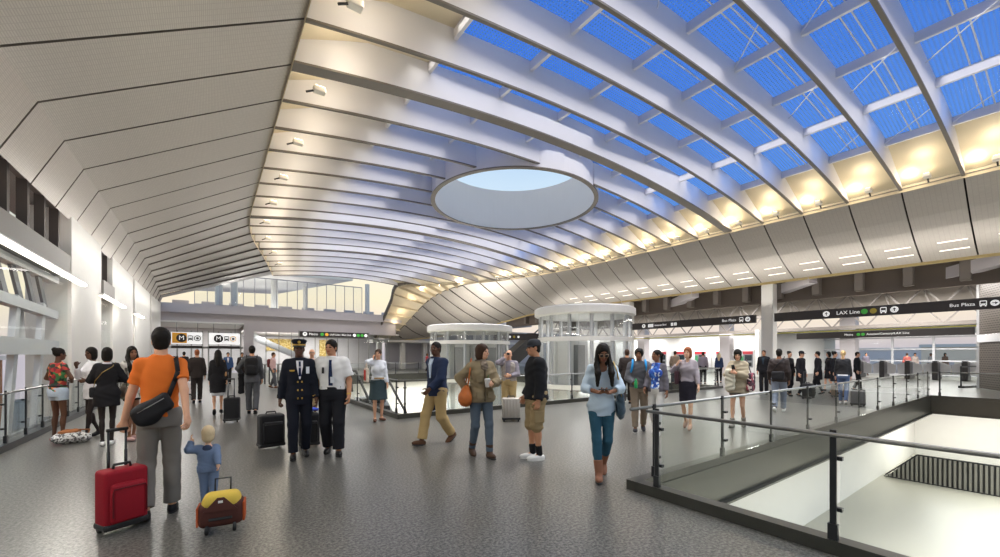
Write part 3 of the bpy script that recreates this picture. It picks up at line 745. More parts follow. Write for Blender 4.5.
for i in range(27):
    a = -9 + i * 1.6
    b.bar((0, a, z0), (0, a + .8, z0 + 1), .07, .07); b.bar((0, a + .8, z0 + 1), (0, a + 1.6, z0), .07, .07)
b.build('lower_lattice', TB, r)
mb = MB(); mb.box((32.9, -10, z0 + 1.0), (33.0, 34, z1 + .3)); struct(mb.build('wall_panel', mat('taupe_panel', '#b0a79d', .6, var=.06, scale=1)), 'taupe infill panel behind the truss', 'wall')
mb = MB(); mb.box((33.0, -10, 3.25), (47, 34, 3.4)); struct(mb.build('ceiling_ticket', WHITE), 'white ceiling of the ticket hall and turnstiles', 'ceiling')
b = MB(); b.box((32.2, -10, z0 - .22), (32.4, 34, z0 - .14)); struct(b.build('trim_green', mat('yellow_green_trim', '#c9c46a', .5)), 'yellow-green trim below the truss', 'trim')
mb = MB(); mb.box((36.2, 12.6, 0), (36.5, 34, 3.3)); struct(mb.build('wall_ticket', WHITE), 'white back wall of the ticket hall', 'wall')
mb = MB(); mb.box((31.0, 12.4, 0), (47, 12.65, 3.3)); struct(mb.build('wall_ticket', WHITE), 'white partition between ticket hall and turnstiles', 'wall')
b = MB()                                      # windows behind the turnstiles
for i in range(11): b.bar((44, -10 + i * 2.25, 0), (44, -10 + i * 2.25, 3.3), .1, .14, 0, (0, 1, 0))
for z in (.06, 1.1, 2.0, 2.9): b.bar((44, -10, z), (44, 12.4, z), .09, .1)
w = b.build('window_7', LOUV); struct(w, 'wide glazed wall behind the turnstiles with a view of the dusk city', 'window')
b = MB(); b.box((44.1, -10, 0), (44.11, 12.4, 3.3)); b.build('pane', GLASSW, w)
mb = MB(); mb.box((47, -60, -5), (170, 90, -4.8)); struct(mb.build('ground_city', mat('pale_city_ground', '#f0e2cd', .8, var=.2, scale=.3)), 'hazy ground of the city outside', 'ground')
random.seed(3)
for i in range(16):
    x = 62 + (i * 7 % 16) * 3.6; y = -60 + i * 9.5; h = 4.5 + random.random() * 4.5; w_ = 3 + random.random() * 4
    r = empty('city_building', (x, y, -5)); tag(r, 'pale distant city block seen through the glazed wall behind the turnstiles', 'building', 'distant city blocks')
    b = MB(); b.box((-w_, -w_ * .7, 0), (w_, w_ * .7, h)); b.build('wall', mat('city_%d' % (i % 3), ('#d6cdd2', '#e2d2c0', '#c3bfc6')[i % 3], .8), r)
    b = MB(); b.box((-w_ - .15, -w_ * .7 - .15, h), (w_ + .15, w_ * .7 + .15, h + .3)); b.build('roof', LOUV, r)
    b = MB()
    for zz in range(int(h / 1.5)):
        for yy in range(4): b.box((-w_ - .06, -w_ * .6 + yy * w_ * .32, .7 + zz * 1.5), (-w_ - .01, -w_ * .6 + yy * w_ * .32 + .7, 1.5 + zz * 1.5))
    b.build('window_panes', mat('city_window', '#b5adb2', .6), r)
# turnstiles
TK = mat('turnstile_black', '#262427', .35); TP = mat('frosted_leaf', '#dcdcdf', .35)
tp = None
px_list = [853, 874, 895, 919, 946]
for i in range(11):
    y = 9.6 - i * 1.22
    if tp is None:
        tp = empty('turnstile', (37.2, y, 0)); b = MB(); b.rbox((-.75, -.13, 0), (.75, .13, 1.12), .05, 2); b.build('cabinet', TK, tp)
        b = MB(); b.rbox((-.7, -.12, 1.12), (-.3, .12, 1.19), .02, 2); b.build('reader', DARKM, tp)
        b = MB(); b.add([(-.03, .15, .3), (-.03, .56, .3), (-.03, .6, .9), (-.03, .15, 1.1), (.0, .15, .3), (.0, .56, .3), (.0, .6, .9), (.0, .15, 1.1)], ((0, 1, 2, 3), (7, 6, 5, 4), (0, 4, 5, 1), (1, 5, 6, 2), (2, 6, 7, 3))); b.build('gate_leaf', TP, tp)
        b = MB(); b.add([(-.03, -.15, .3), (-.03, -.56, .3), (-.03, -.6, .9), (-.03, -.15, 1.1), (.0, -.15, .3), (.0, -.56, .3), (.0, -.6, .9), (.0, -.15, 1.1)], ((3, 2, 1, 0), (4, 5, 6, 7), (1, 5, 4, 0), (2, 6, 5, 1), (3, 7, 6, 2))); b.build('gate_leaf', TP, tp)
        o = tp
    else: o = copy_tree(tp); o.location = (37.2, y, 0)
    tag(o, 'black ticket turnstile with pale glass leaves in the row before the glazed wall', 'turnstile', 'row of turnstiles')
# ticket machines
tm = None
for i in range(6):
    y = 24.6 - i * 1.9
    if tm is None:
        tm = empty('ticket_machine', (35.75, y, 0))
        b = MB(); b.rbox((-.35, -.62, 0), (.35, .62, 2.0), .05, 2); b.build('cabinet', mat('machine_white', '#dcdcdc', .4), tm)
        b = MB(); b.box((-.365, -.5, .55), (-.35, .5, 1.85)); b.build('front_panel', mat('machine_grey', '#8b8f92', .35, .4), tm)
        b = MB(); b.box((-.38, -.5, 1.62), (-.366, .5, 1.85)); b.build('header', mat('machine_red', '#a52a34', .4), tm)
        b = MB(); b.box((-.38, -.42, 1.1), (-.366, .12, 1.55)); b.build('screen', mat('machine_screen', '#1f2a2e', .15), tm)
        b = MB(); b.box((-.38, .2, .7), (-.366, .44, 1.5)); b.build('keypad', mat('machine_green', '#3d7d54', .4), tm)
        b = MB(); b.box((-.38, -.4, .66), (-.366, .1, .95)); b.build('tray', DARKM, tm)
        o = tm
    else: o = copy_tree(tm); o.location = (35.75, y, 0)
    tag(o, 'white ticket vending machine with red header in the row along the white wall', 'ticket machine', 'row of ticket machines')
# perforated screen wall at the right edge
r = empty('perforated_screen', (0, 0, 0)); tag(r, 'dark perforated metal screen tower by the turnstile end of the near opening', 'screen')
q = [fl(979, 388.5), fl(1060, 400)]; u = (q[1] - q[0]); L = u.length; u = u.normalized(); nn = Vector((u.y, -u.x, 0))
def sq(s, z, d=0): return q[0] + u * s + Vector((0, 0, z)) - nn * d
PERF = mat('perforated_dark', '#5c5650', .45, .5)
def _perf():
    n = PERF.node_tree.nodes; l = PERF.node_tree.links; b = n['Principled BSDF']
    t = n.new('ShaderNodeTexCoord'); br = n.new('ShaderNodeTexBrick'); br.inputs['Scale'].default_value = 1; br.inputs['Brick Width'].default_value = .22; br.inputs['Row Height'].default_value = .1; br.inputs['Mortar Size'].default_value = .03
    br.inputs['Color1'].default_value = (*srgb('#37322f'), 1); br.inputs['Color2'].default_value = (*srgb('#2c2826'), 1); br.inputs['Mortar'].default_value = (*srgb('#6b645d'), 1)
    l.new(t.outputs['UV'], br.inputs[0]); l.new(br.outputs['Color'], b.inputs['Base Color'])
_perf()
b = MB()
for z0_, z1_ in ((0.03, 2.15), (2.5, 5.7)):
    b.quad(sq(0, z0_), sq(L, z0_), sq(L, z1_), sq(0, z1_), 0, [(0, z0_), (L, z0_), (L, z1_), (0, z1_)]); b.quad(sq(0, z1_, .08), sq(L, z1_, .08), sq(L, z0_, .08), sq(0, z0_, .08), 0, [(0, z1_), (L, z1_), (L, z0_), (0, z0_)])
b.build('mesh_panel', PERF, r)
b = MB(); b.bar(sq(-.04, 0), sq(-.04, 5.7), .12, .12); b.bar(sq(0, 2.3), sq(L, 2.3), .12, .34); b.build('frame', LOUV, r)
r = empty('barrier_rail', (0, 0, 0)); tag(r, 'dark low barrier rail between the screen tower and the turnstiles', 'barrier')
p0, p1 = fl(961, 388), fl(996, 386); b = MB(); b.tube([p0 + Vector((0, 0, 1)), p1 + Vector((0, 0, 1))], .03, 6); b.bar(p0 + Vector((0, 0, .05)), p1 + Vector((0, 0, .05)), .2, .1); b.build('rail', DARKM, r)
for t in (0, .5, 1):
    p = p0.lerp(p1, t); b = MB(); b.tube([p, p + Vector((0, 0, 1))], .03, 6); b.build('post', DARKM, r)
# slatted screen on the lower level
r = empty('slatted_screen', (23.3, 4.4, -3.6)); tag(r, 'grey slatted screen with a sloping end on the pale lower floor', 'screen')
b = MB()
for i in range(66):
    y = -.1 - i * .13; h = min(1.1, .1 + 1.3 * (i * .13 + .05)); b.box((-.03, y - .035, .03), (.03, y + .03, h))
b.build('slat', mat('slat_steel', '#8f8e88', .4, .5), r)
b = MB(); b.box((-.035, -8.7, 0), (.035, .1, .04)); b.bar((0, -.9, 1.1), (0, -8.7, 1.1), .07, .05); b.bar((0, 0.05, .08), (0, -.9, 1.1), .07, .05); b.build('frame', DARKM, r)
b = MB(); b.box((.05, -8.7, .03), (.07, .0, .1)); b.add([(.06, .0, .03), (.06, -8.7, .03), (.06, -8.7, 1.08), (.06, -.85, 1.08)], ((0, 1, 2, 3),)); b.build('backing', mat('screen_back', '#3f403e', .6), r)

# ================================================================== LIFT DRUMS
LG = glass_mat('lift_glass', '#dfe3e4', .05, ('#ffffff', 1.2, .45, .12))
def drum(label, px, Y, rad, top):
    c = at(px, 300, Y); c.z = 0
    r = empty('lift_enclosure', (c.x, c.y, 0)); tag(r, label, 'lift enclosure')
    b = MB(); b.lathe((0, 0, 0), [(0, top), (rad + .12, top), (rad + .2, top - .05), (rad + .2, top - .38), (rad + .05, top - .45), (0, top - .45)], 48); b.build('roof_ring', WHITE, r)
    b = MB(); b.lathe((0, 0, 0), [(rad, -3.59), (rad, top - .45)], 48); b.build('glass_skin', LG, r, smooth=True)
    for z in (0, 2.35):
        b = MB(); b.lathe((0, 0, z), [(rad - .1, -.12), (rad + .03, -.12), (rad + .03, .1), (rad - .1, .1), (rad - .1, -.12)], 48); b.build('ring_beam', WHITE, r)
    for i in range(14):
        t = 2 * math.pi * i / 14
        b = MB(); b.bar((math.cos(t) * (rad - .08), math.sin(t) * (rad - .08), -3.59), (math.cos(t) * (rad - .08), math.sin(t) * (rad - .08), top - .45), .13, .13); b.build('post', LOUV, r)
    for s in (-1, 1):
        b = MB(); b.rbox((s * rad * .45 - rad * .28, -rad * .28, -3.5), (s * rad * .45 + rad * .28, rad * .28, 2.3), .06, 2); q = b.build('lift_shaft', WHITE, r)
        b = MB(); b.box((s * rad * .45 - rad * .16, -rad * .28 - .04, .02), (s * rad * .45 + rad * .16, -rad * .28 - .01, 2.05)); b.build('lift_door', STEEL, q)
    b = MB(); b.lathe((0, 0, 0), [(0, .0), (rad - .12, .0), (rad - .12, -.2), (0, -.2)], 32); b.build('landing', WALLG, r)
for px_, Y_ in ((584, 21.5), (470, 27)):
    c_ = at(px_, 300, Y_); area('drum_fill', (c_.x, c_.y, 3.3), 2.2, 2.2, 130, (1, .98, .96)); area('drum_pit_fill', (c_.x, c_.y, -.3), 2.2, 2.2, 60, (1, .98, .96))  # unseen lamps added inside the drums to whiten them
drum('larger round glass lift drum with white roof ring, behind the man in the black jacket', 584, 21.5, 2.42, EYE + 2.42)
drum('smaller round glass lift drum with white roof ring, behind the woman in the green jacket', 470, 27, 2.62, EYE + 1.9)

# ================================================================== ESCALATOR beside the corner of the far opening
r = empty('escalator', (4.75, 14.8, 0)); tag(r, 'escalator with glass sides descending inside the far opening', 'escalator')
def esc(x, y): return Vector((x, -y, -y * .62))
b = MB(); b.add([(x, -y, -y * .62 + dz) for x in (-.55, .55) for y, dz in ((0, .05), (5.7, .05), (5.7, -.6), (0, -.6))], ((0, 1, 2, 3), (7, 6, 5, 4), (0, 4, 5, 1), (1, 5, 6, 2), (2, 6, 7, 3), (3, 7, 4, 0))); b.build('truss_cover', STEEL, r)
b = MB()
for i in range(14):
    y = .1 + i * .4; b.box((-.42, -y - .4, -y * .62 - .1), (.42, -y, -y * .62 + .07))
b.build('steps', DARKM, r)
for s in (-1, 1):
    b = MB(); x = s * .5; b.add([(x, .5, .05), (x, -5.7, -5.7 * .62 + .05), (x, -5.7, -5.7 * .62 + .95), (x, .5, .95)], ((0, 1, 2, 3),)); b.build('balustrade', GLASS, r)
    b = MB(); b.tube([(x, .5, .2), (x, .62, .6), (x, .5, .97), (x, 0, .97), (x, -5.7, -5.7 * .62 + .97)], .045, 8); b.build('handrail', BLACK, r, smooth=True)

# ================================================================== FAR END: lobby wall, balcony, stair hall
mb = MB()
mb.box((-3.7, 40, 4.07), (2.3, 40.4, 5.55)); mb.box((2.3, 40, 3.55), (15.5, 40.4, 5.55)); mb.box((-3.7, 39.7, 4.85), (16, 40.0, 5.55)); mb.box((2.3, 40, 0), (3.0, 40.4, 3.55)); mb.box((-3.7, 40, 0), (-3.2, 40.4, 3.55))
struct(mb.build('wall_back', WALLG), 'grey wall over the lobby doors with the balcony edge', 'wall')
mb = MB(); mb.box((-3.7, 40.4, 5.2), (34, 60, 5.5)); struct(mb.build('floor_upper', WALLG), 'floor of the upper platform', 'floor')
mb = MB(); mb.box((-4, 47, 0), (16, 47.2, 5.2)); struct(mb.build('wall_lobby', mat('lobby_wall', '#c9c6c8', .6)), 'pale back wall of the lobby and the stair hall', 'wall')
mb = MB(); mb.box((-3.7, 39.75, 4.07), (2.3, 47, 4.2)); mb.box((2.3, 40.4, 3.55), (16, 47, 3.7)); struct(mb.build('ceiling_lobby', WHITE), 'white ceiling of the lobby', 'ceiling')
for i, (x0, x1) in enumerate(((-3.0, -.3), (-.3, 2.3))):
    d = empty('door_%d' % (i + 1), ((x0 + x1) / 2, 40.6, 0)); struct(d, ('left glazed lobby entrance under its lit sign', 'right glazed lobby entrance under its lit sign')[i], 'door')
    w = (x1 - x0) / 2
    b = MB()
    for x in (-w + .2, -w * .33, w * .33, w - .2): b.bar((x, 0, 0), (x, 0, 3.5), .1, .1, 0, (0, 1, 0))
    b.bar((-w, 0, 2.15), (w, 0, 2.15), .1, .16); b.build('frame', STEEL, d)
    b = MB(); b.box((-w + .2, -.01, .05), (w - .2, .01, 3.5)); b.build('pane', GLASSW, d)
for i, px in enumerate((171, 221.5)):
    o = Vector(((-2.4, -.07)[i], 39.5, 2.82)); L = (1.9, 2.05)[i]
    r = empty('lobby_sign', (0, 0, 0)); tag(r, ('lit white sign with an orange panel and round M over the left lobby door', 'lit white sign with round M over the right lobby door')[i], 'sign')
    M = FR((o.x, o.y, o.z), (1, 0))
    b = MB(); b.hexa([M @ Vector(p) for p in ((0, -.4, -.15), (L, -.4, -.15), (L, -.4, 0), (0, -.4, 0), (0, .48, -.15), (L, .48, -.15), (L, .48, 0), (0, .48, 0))]); b.build('light_box', SIGNW, r)
    if i == 0:
        b = MB(); b.quad(*[M @ Vector(p) for p in ((.05, -.35, .006), (.95, -.35, .006), (.95, .43, .006), (.05, .45, .006))]); b.build('colour_panel', ORANGE, r)
    for x in (.3, L - .3):
        b = MB(); b.bar(M @ Vector((x, .4, -.07)), M @ Vector((x, .4, -.42)), .05, .05); b.bar(M @ Vector((x, .4, -.42)), M @ Vector((x, 4.08 - o.z, -.42)), .05, .05); b.build('hanger', STEEL, r)
    b = MB(); disc(b, M, .62, .04, .32, 1, 28, .01); b.build('roundel', SM, r)
    text_mesh('M', .46, M @ Matrix.Translation((.62, .04, .012)), SIGNT, 'letter', r, .004, 'CENTER')
    b = MB(); bus(b, M, 1.16, .04, .42, 1, dark=0); b.build('bus_symbol', SM, r)
    b = MB(); disc(b, M, 1.6, .04, .23, 4 if i else 1, 24, .01); disc(b, M, 1.6, .04, .175, 0, 24, .014); disc(b, M, 1.6, .04, .09, 1, 20, .018); b.build('disc_symbol', SM, r)
    b = MB(); b.hexa([M @ Vector(p) for p in ((0, -.75, -.1), (L, -.75, -.1), (L, -.75, 0), (0, -.75, 0), (0, -.55, -.1), (L, -.55, -.1), (L, -.55, 0), (0, -.55, 0))]); b.build('header_bar', SIGNK, r)
# stair behind the stair-hall glass
r = empty('staircase', (4.2, 42.4, 0)); tag(r, 'white staircase descending behind the glass of the stair hall', 'staircase')
b = MB(); b.bar((-1.1, -.9, 3.2), (5.0, -.9, .21), .12, .45); b.bar((-1.1, .9, 3.2), (5.0, .9, .21), .12, .45); b.build('stringer', LOUV, r)
b = MB()
for i in range(18): b.box((-1.0 + i * .33, -.84, 3.15 - i * .157), (-.66 + i * .33, .84, 3.2 - i * .157))
b.build('treads', WALLG, r)
GOLD = ramp_mat('gold_foliage_panel', [(.3, '#8d7138'), (.5, '#c9ab5c'), (.7, '#efe0b0')], 'noise', 9)
for i, (x0, x1, z0_, z1_) in enumerate(((4.6, 7.2, 2.0, 3.2), (9.6, 11, 1.2, 3.2))):
    b = MB(); b.box((x0, 46.85, z0_), (x1, 46.95, z1_)); tag(b.build('wall_art', GOLD), ('long gold mottled panel on the wall behind the stair', 'narrow gold mottled panel on the wall right of the stair')[i], 'wall panel')
b = MB()
for i in range(13): b.bar((3.0 + i * 1.0, 40.9, 0), (3.0 + i * 1.0, 40.9, 3.55), .05, .1, 0, (0, 1, 0))
b.bar((3, 40.9, 3.2), (15.2, 40.9, 3.2), .06, .08)
w = b.build('window_8', STEEL); struct(w, 'glazed front of the stair hall', 'window')
b = MB(); b.box((3, 40.92, 0), (15.2, 40.93, 3.5)); b.build('pane', GLASSW, w)
# bright rail with posts before the stair hall
r = empty('post_railing', (0, 0, 0)); tag(r, 'dark post railing before the stair hall, behind the man with the backpack', 'railing')
p0, p1 = at(246, 388, 20.5), at(282, 386, 22.5); p0.z = p1.z = 0
for i in range(9):
    p = p0.lerp(p1, i / 8); b = MB(); b.bar(p, p + Vector((0, 0, 1.05)), .06, .06); b.build('post', DARKM, r)
b = MB(); b.bar(p0 + Vector((0, 0, 1.05)), p1 + Vector((0, 0, 1.05)), .08, .05); b.build('handrail', STEEL, r)
b = MB(); b.bar(p0 + Vector((0, 0, .5)), p1 + Vector((0, 0, .5)), .012, .8); b.build('glass_panel', GLASS, r)
# balcony: glazed wind screen, columns, canopy
r = empty('balcony_screen', (0, 0, 0)); tag(r, 'framed glass wind screen on the balcony above the lobby', 'wind screen')
b = MB()
for i in range(17): b.bar((-1.0 + i * .82, 40.2, 5.55), (-1.0 + i * .82, 40.2, 8.15), .05, .06, 0, (0, 1, 0))
b.bar((-1, 40.2, 8.15), (12.1, 40.2, 8.15), .06, .08); b.bar((-1, 40.2, 5.6), (12.1, 40.2, 5.6), .06, .1); b.build('frame', WALLG, r)
b = MB(); b.box((-1, 40.19, 5.6), (12.1, 40.2, 8.15)); b.build('pane', GLASSW, r)
mb = MB(); mb.add([(-6, 41, 8.3), (11.5, 41, 8.9), (7, 60, 9.5), (-6, 60, 9.0), (-6, 41, 8.7), (11.5, 41, 9.2), (7, 60, 9.9), (-6, 60, 9.4)], ((3, 2, 1, 0), (4, 5, 6, 7), (0, 1, 5, 4), (1, 2, 6, 5), (2, 3, 7, 6), (3, 0, 4, 7)))
struct(mb.build('roof_canopy', WHITE), 'white canopy over the upper platform', 'canopy')
for i, (x, y, w) in enumerate(((.6, 41.5, .55), (1.7, 42, .55), (5.0, 44, .6), (8.2, 47, .4), (13.2, 42, .45))):
    b = MB(); b.lathe((x, y, 5.5), [(w / 2, 0), (w / 2, 3.35)], 16); struct(b.build('column_platform', WHITE, smooth=True), 'slender white canopy column on the upper platform', 'column', 'canopy columns')
b = MB(); b.box((-6, 56, 5.5), (40, 56.4, 6.3)); struct(b.build('wall_platform', mat('platform_grey', '#8d8b93', .6)), 'low grey wall at the far side of the upper platform', 'wall')
for i in range(12):
    b = MB(); x = -3 + i * 2.3; b.rbox((x, 50, 6.0), (x + 1.3, 50.6, 6.45), .05, 2); b.rbox((x, 50.5, 6.4), (x + 1.3, 50.62, 6.95), .04, 2)
    for q in (.1, 1.1): b.box((x + q, 50.1, 5.5), (x + q + .1, 50.5, 6.0))
    tag(b.build('platform_bench', WALLG), 'grey bench on the upper platform behind the wind screen', 'bench', 'upper platform benches')
# far middle: wall, columns and shop fronts beyond the lifts
mb = MB(); mb.box((15.5, 43.0, 0), (47, 43.3, 4.6)); struct(mb.build('wall_far', mat('far_wall', '#b4b2b8', .6, var=.05, scale=.5)), 'pale grey wall beyond the lifts', 'wall')
for i in range(7):
    b = MB(); x = 14.2 + i * 2.6; b.rbox((x, 41.8, 0), (x + .5, 42.3, 3.0), .04, 2); struct(b.build('column_far', WHITE), 'short white column before the wall beyond the lifts', 'column', 'far columns')
mb = MB(); mb.box((13.5, 41.2, 2.9), (32, 43, 3.15)); struct(mb.build('ceiling_far', WHITE), 'low white canopy beyond the lifts', 'ceiling')
r = empty('dark_stair', (0, 0, 0)); tag(r, 'dark inclined escalator rising behind the man in the black jacket', 'escalator')
p0, p1 = at(497, 372, 35), at(534, 338, 37.5); b = MB(); b.bar(p0, p1, 1.2, 1.1); b.build('truss_cover', BLACK, r)
b = MB(); b.bar(p0 + Vector((0, -.65, .75)), p1 + Vector((0, -.65, .75)), .08, .1); b.build('handrail', DARKM, r)
b = MB(); b.bar(Vector((p1.x, p1.y, 0)), p1, .5, .5); b.build('support', WALLG, r)
# ================================================================== FIGURES: bodies, clothes and soft bags from blended volumes
V = lambda *a: np.array(a, float)
def unit(v): v = np.asarray(v, float); return v / (np.linalg.norm(v) + 1e-9)
def p_cap(a, b, ra, rb):
    a = np.asarray(a, float); b = np.asarray(b, float); ba = b - a; L2 = float(ba @ ba) + 1e-9; m = max(ra, rb)
    def f(X, Y, Z):
        px, py, pz = X - a[0], Y - a[1], Z - a[2]
        t = np.clip((px * ba[0] + py * ba[1] + pz * ba[2]) / L2, 0, 1)
        return np.sqrt((px - ba[0] * t) ** 2 + (py - ba[1] * t) ** 2 + (pz - ba[2] * t) ** 2) - (ra + (rb - ra) * t)
    return np.minimum(a, b) - m, np.maximum(a, b) + m, f
def p_ell(c, r, Rm=None):
    c = np.asarray(c, float); r = np.asarray(r, float); Rm = np.eye(3) if Rm is None else Rm
    e = np.sqrt(((Rm * r) ** 2).sum(1))
    def f(X, Y, Z):
        d = (X - c[0], Y - c[1], Z - c[2])
        q = [d[0] * Rm[0, i] + d[1] * Rm[1, i] + d[2] * Rm[2, i] for i in range(3)]
        k0 = np.sqrt(sum((q[i] / r[i]) ** 2 for i in range(3))); k1 = np.sqrt(sum((q[i] / r[i] ** 2) ** 2 for i in range(3)))
        return k0 * (k0 - 1) / (k1 + 1e-6)
    return c - e, c + e, f
def p_rbox(c, h, r, Rm=None):
    c = np.asarray(c, float); h = np.asarray(h, float); Rm = np.eye(3) if Rm is None else Rm
    e = np.abs(Rm) @ h
    def f(X, Y, Z):
        d = (X - c[0], Y - c[1], Z - c[2])
        q = [np.abs(d[0] * Rm[0, i] + d[1] * Rm[1, i] + d[2] * Rm[2, i]) - (h[i] - r) for i in range(3)]
        return np.sqrt(sum(np.maximum(x, 0) ** 2 for x in q)) + np.minimum(np.maximum(np.maximum(q[0], q[1]), q[2]), 0) - r
    return c - e, c + e, f
def p_loft(secs, off=0.0, rot=0.0):
    """secs: (z, cx, cy, rx, ry) rising"""
    zs = np.linspace(secs[0][0], secs[-1][0], 70); T = np.array([cat_tab(secs, z) for z in zs])
    T[:, 2:] += off
    lo = np.array([(T[:, 0] - T[:, 2]).min(), (T[:, 1] - T[:, 3]).min(), zs[0]]); hi = np.array([(T[:, 0] + T[:, 2]).max(), (T[:, 1] + T[:, 3]).max(), zs[-1]])
    def f(X, Y, Z):
        z = Z.ravel(); g = [np.interp(z, zs, T[:, i]).reshape(Z.shape) for i in range(4)]
        dx = (X - g[0]) / g[2]; dy = (Y - g[1]) / g[3]
        k = np.sqrt(np.sqrt(dx ** 4 + dy ** 4 + 1.5 * dx * dx * dy * dy) + 1e-9)
        d = (k - 1) * np.minimum(g[2], g[3])
        return np.maximum(d, np.maximum(zs[0] - Z, Z - zs[-1]))
    return lo, hi, f
def smin(a, b, k):
    if k <= 0: return np.minimum(a, b)
    h = np.maximum(k - np.abs(a - b), 0) / k
    return np.minimum(a, b) - h * h * k * .25
def ops_box(ops):
    L = [(o[1][0], o[1][1]) if o[0] == 'u' else ops_box(o[1]) for o in ops if o[0] in 'ug']
    return np.min([l for l, _ in L], 0), np.max([h for _, h in L], 0)
def ev(ops, ax, h):
    X, Y, Z = ax[0][:, None, None], ax[1][None, :, None], ax[2][None, None, :]
    F = np.full((len(ax[0]), len(ax[1]), len(ax[2])), .3, np.float32)
    for o in ops:
        if o[0] in ('u', 's'):
            lo, hi, f = o[1]; k = o[2]; pad = k + 3 * h + (.03 if o[0] == 'u' else .0)
            sl = tuple(slice(max(0, int(np.searchsorted(ax[i], lo[i] - pad))), int(np.searchsorted(ax[i], hi[i] + pad))) for i in range(3))
            if any(s.stop <= s.start for s in sl): continue
            d = f(X[sl[0]], Y[:, sl[1]], Z[:, :, sl[2]])
            F[sl] = smin(F[sl], d, k) if o[0] == 'u' else -smin(-F[sl], d, k)
        elif o[0] == 'cut':              # keep the side where n.p < d
            n, d = o[1], o[2]; F = np.maximum(F, (X * n[0] + Y * n[1] + Z * n[2] - d)).astype(np.float32)
        elif o[0] == 'g': F = smin(F, ev(o[1], ax, h), o[2]).astype(np.float32)
        elif o[0] == 'n':                # folds
            a, w = o[1], o[2]
            F = (F + a * (np.sin(X * w + 3 * np.sin(Z * w * .6) + o[3]) * np.sin(Z * w * 1.3 + 2.3 * np.sin(Y * w * .7 + o[3])))).astype(np.float32)
    return F
def nets(ops, h):
    lo, hi = ops_box(ops); pad = 3 * h + .012
    ax = [np.arange(lo[i] - pad, hi[i] + pad + h, h) for i in range(3)]
    F = ev(ops, ax, h); S_ = F < 0
    n = F.shape; idx = np.zeros((n[0] - 1, n[1] - 1, n[2] - 1), np.int8)
    C8 = [(i, j, k) for i in (0, 1) for j in (0, 1) for k in (0, 1)]
    for i, j, k in C8: idx += S_[i:n[0] - 1 + i, j:n[1] - 1 + j, k:n[2] - 1 + k]
    act = np.argwhere((idx > 0) & (idx < 8))
    if not len(act): return np.zeros((0, 3)), np.zeros((0, 4), int)
    vals = np.stack([F[act[:, 0] + i, act[:, 1] + j, act[:, 2] + k] for i, j, k in C8], 1)
    acc = np.zeros((len(act), 3)); cnt = np.zeros(len(act))
    for p in range(8):
        for q in range(p + 1, 8):
            a, b = np.array(C8[p]), np.array(C8[q])
            if np.abs(a - b).sum() != 1: continue
            f0, f1 = vals[:, p], vals[:, q]; m = (f0 < 0) != (f1 < 0)
            t = f0[m] / (f0[m] - f1[m]); acc[m] += a + (b - a) * t[:, None]; cnt[m] += 1
    P = (act + acc / cnt[:, None]) * h + np.array([a[0] for a in ax])
    ids = -np.ones((n[0] - 1, n[1] - 1, n[2] - 1), np.int64); ids[tuple(act.T)] = np.arange(len(act))
    Q = []
    for axis in range(3):
        A = S_; sl0 = [slice(None)] * 3; sl1 = [slice(None)] * 3; sl0[axis] = slice(0, -1); sl1[axis] = slice(1, None)
        c = A[tuple(sl0)] != A[tuple(sl1)]; e = np.argwhere(c)
        o1, o2 = [(1, 2), (2, 0), (0, 1)][axis]
        e = e[(e[:, o1] > 0) & (e[:, o2] > 0)]
        d1 = np.zeros(3, int); d1[o1] = 1; d2 = np.zeros(3, int); d2[o2] = 1
        q = np.stack([ids[tuple((e - d1 - d2).T)], ids[tuple((e - d2).T)], ids[tuple(e.T)], ids[tuple((e - d1).T)]], 1)
        fl_ = ~S_[tuple(e.T)]; q[fl_] = q[fl_][:, ::-1]; Q.append(q)
    Q = np.concatenate(Q); return P, Q[(Q >= 0).all(1)]
def mesh_obj(name, P, Q, mats, parent=None, mi=None, M=None):
    me = bpy.data.meshes.new(name); nf = len(Q)
    off = None
    if M is not None:
        A = np.array(M); P = P @ A[:3, :3].T + A[:3, 3]; off = (P.min(0) + P.max(0)) / 2; P = P - off
    me.vertices.add(len(P)); me.vertices.foreach_set('co', np.ascontiguousarray(P, np.float32).ravel())
    me.loops.add(nf * 4); me.loops.foreach_set('vertex_index', np.ascontiguousarray(Q, np.int32).ravel())
    me.polygons.add(nf); me.polygons.foreach_set('loop_start', np.arange(0, nf * 4, 4, dtype=np.int32)); me.polygons.foreach_set('loop_total', np.full(nf, 4, np.int32))
    for m in (mats if isinstance(mats, (list, tuple)) else [mats]): me.materials.append(m)
    if mi is not None: me.polygons.foreach_set('material_index', np.asarray(mi, np.int32))
    me.polygons.foreach_set('use_smooth', np.ones(nf, bool)); me.update(calc_edges=True)
    o = bpy.data.objects.new(name, me); COL.objects.link(o)
    if parent: o.parent = parent
    if off is not None: o.location = off
    return o
def cl(name, hexc, rough=.85, **k): return mat(name, hexc, rough, 0, .25, **k)
SKIN = {'dark': '#5e4133', 'brown': '#8a6048', 'tan': '#c08c6c', 'light': '#d6a486', 'pale': '#deb294'}
def skin(k): return cl('skin_' + k, SKIN[k], .55)
HAIRC = {'black': '#17130f', 'brown': '#3c281c', 'red': '#8a4f30', 'blond': '#c9a877', 'grey': '#8c8782', 'fair': '#d9c39c'}
def hairm(k): return mat('hair_' + k, HAIRC[k], .6, 0, .2, var=.25, scale=60, stretch=(3, 3, .4))
EYEM = mat('eye_dark', '#1d1512', .2)

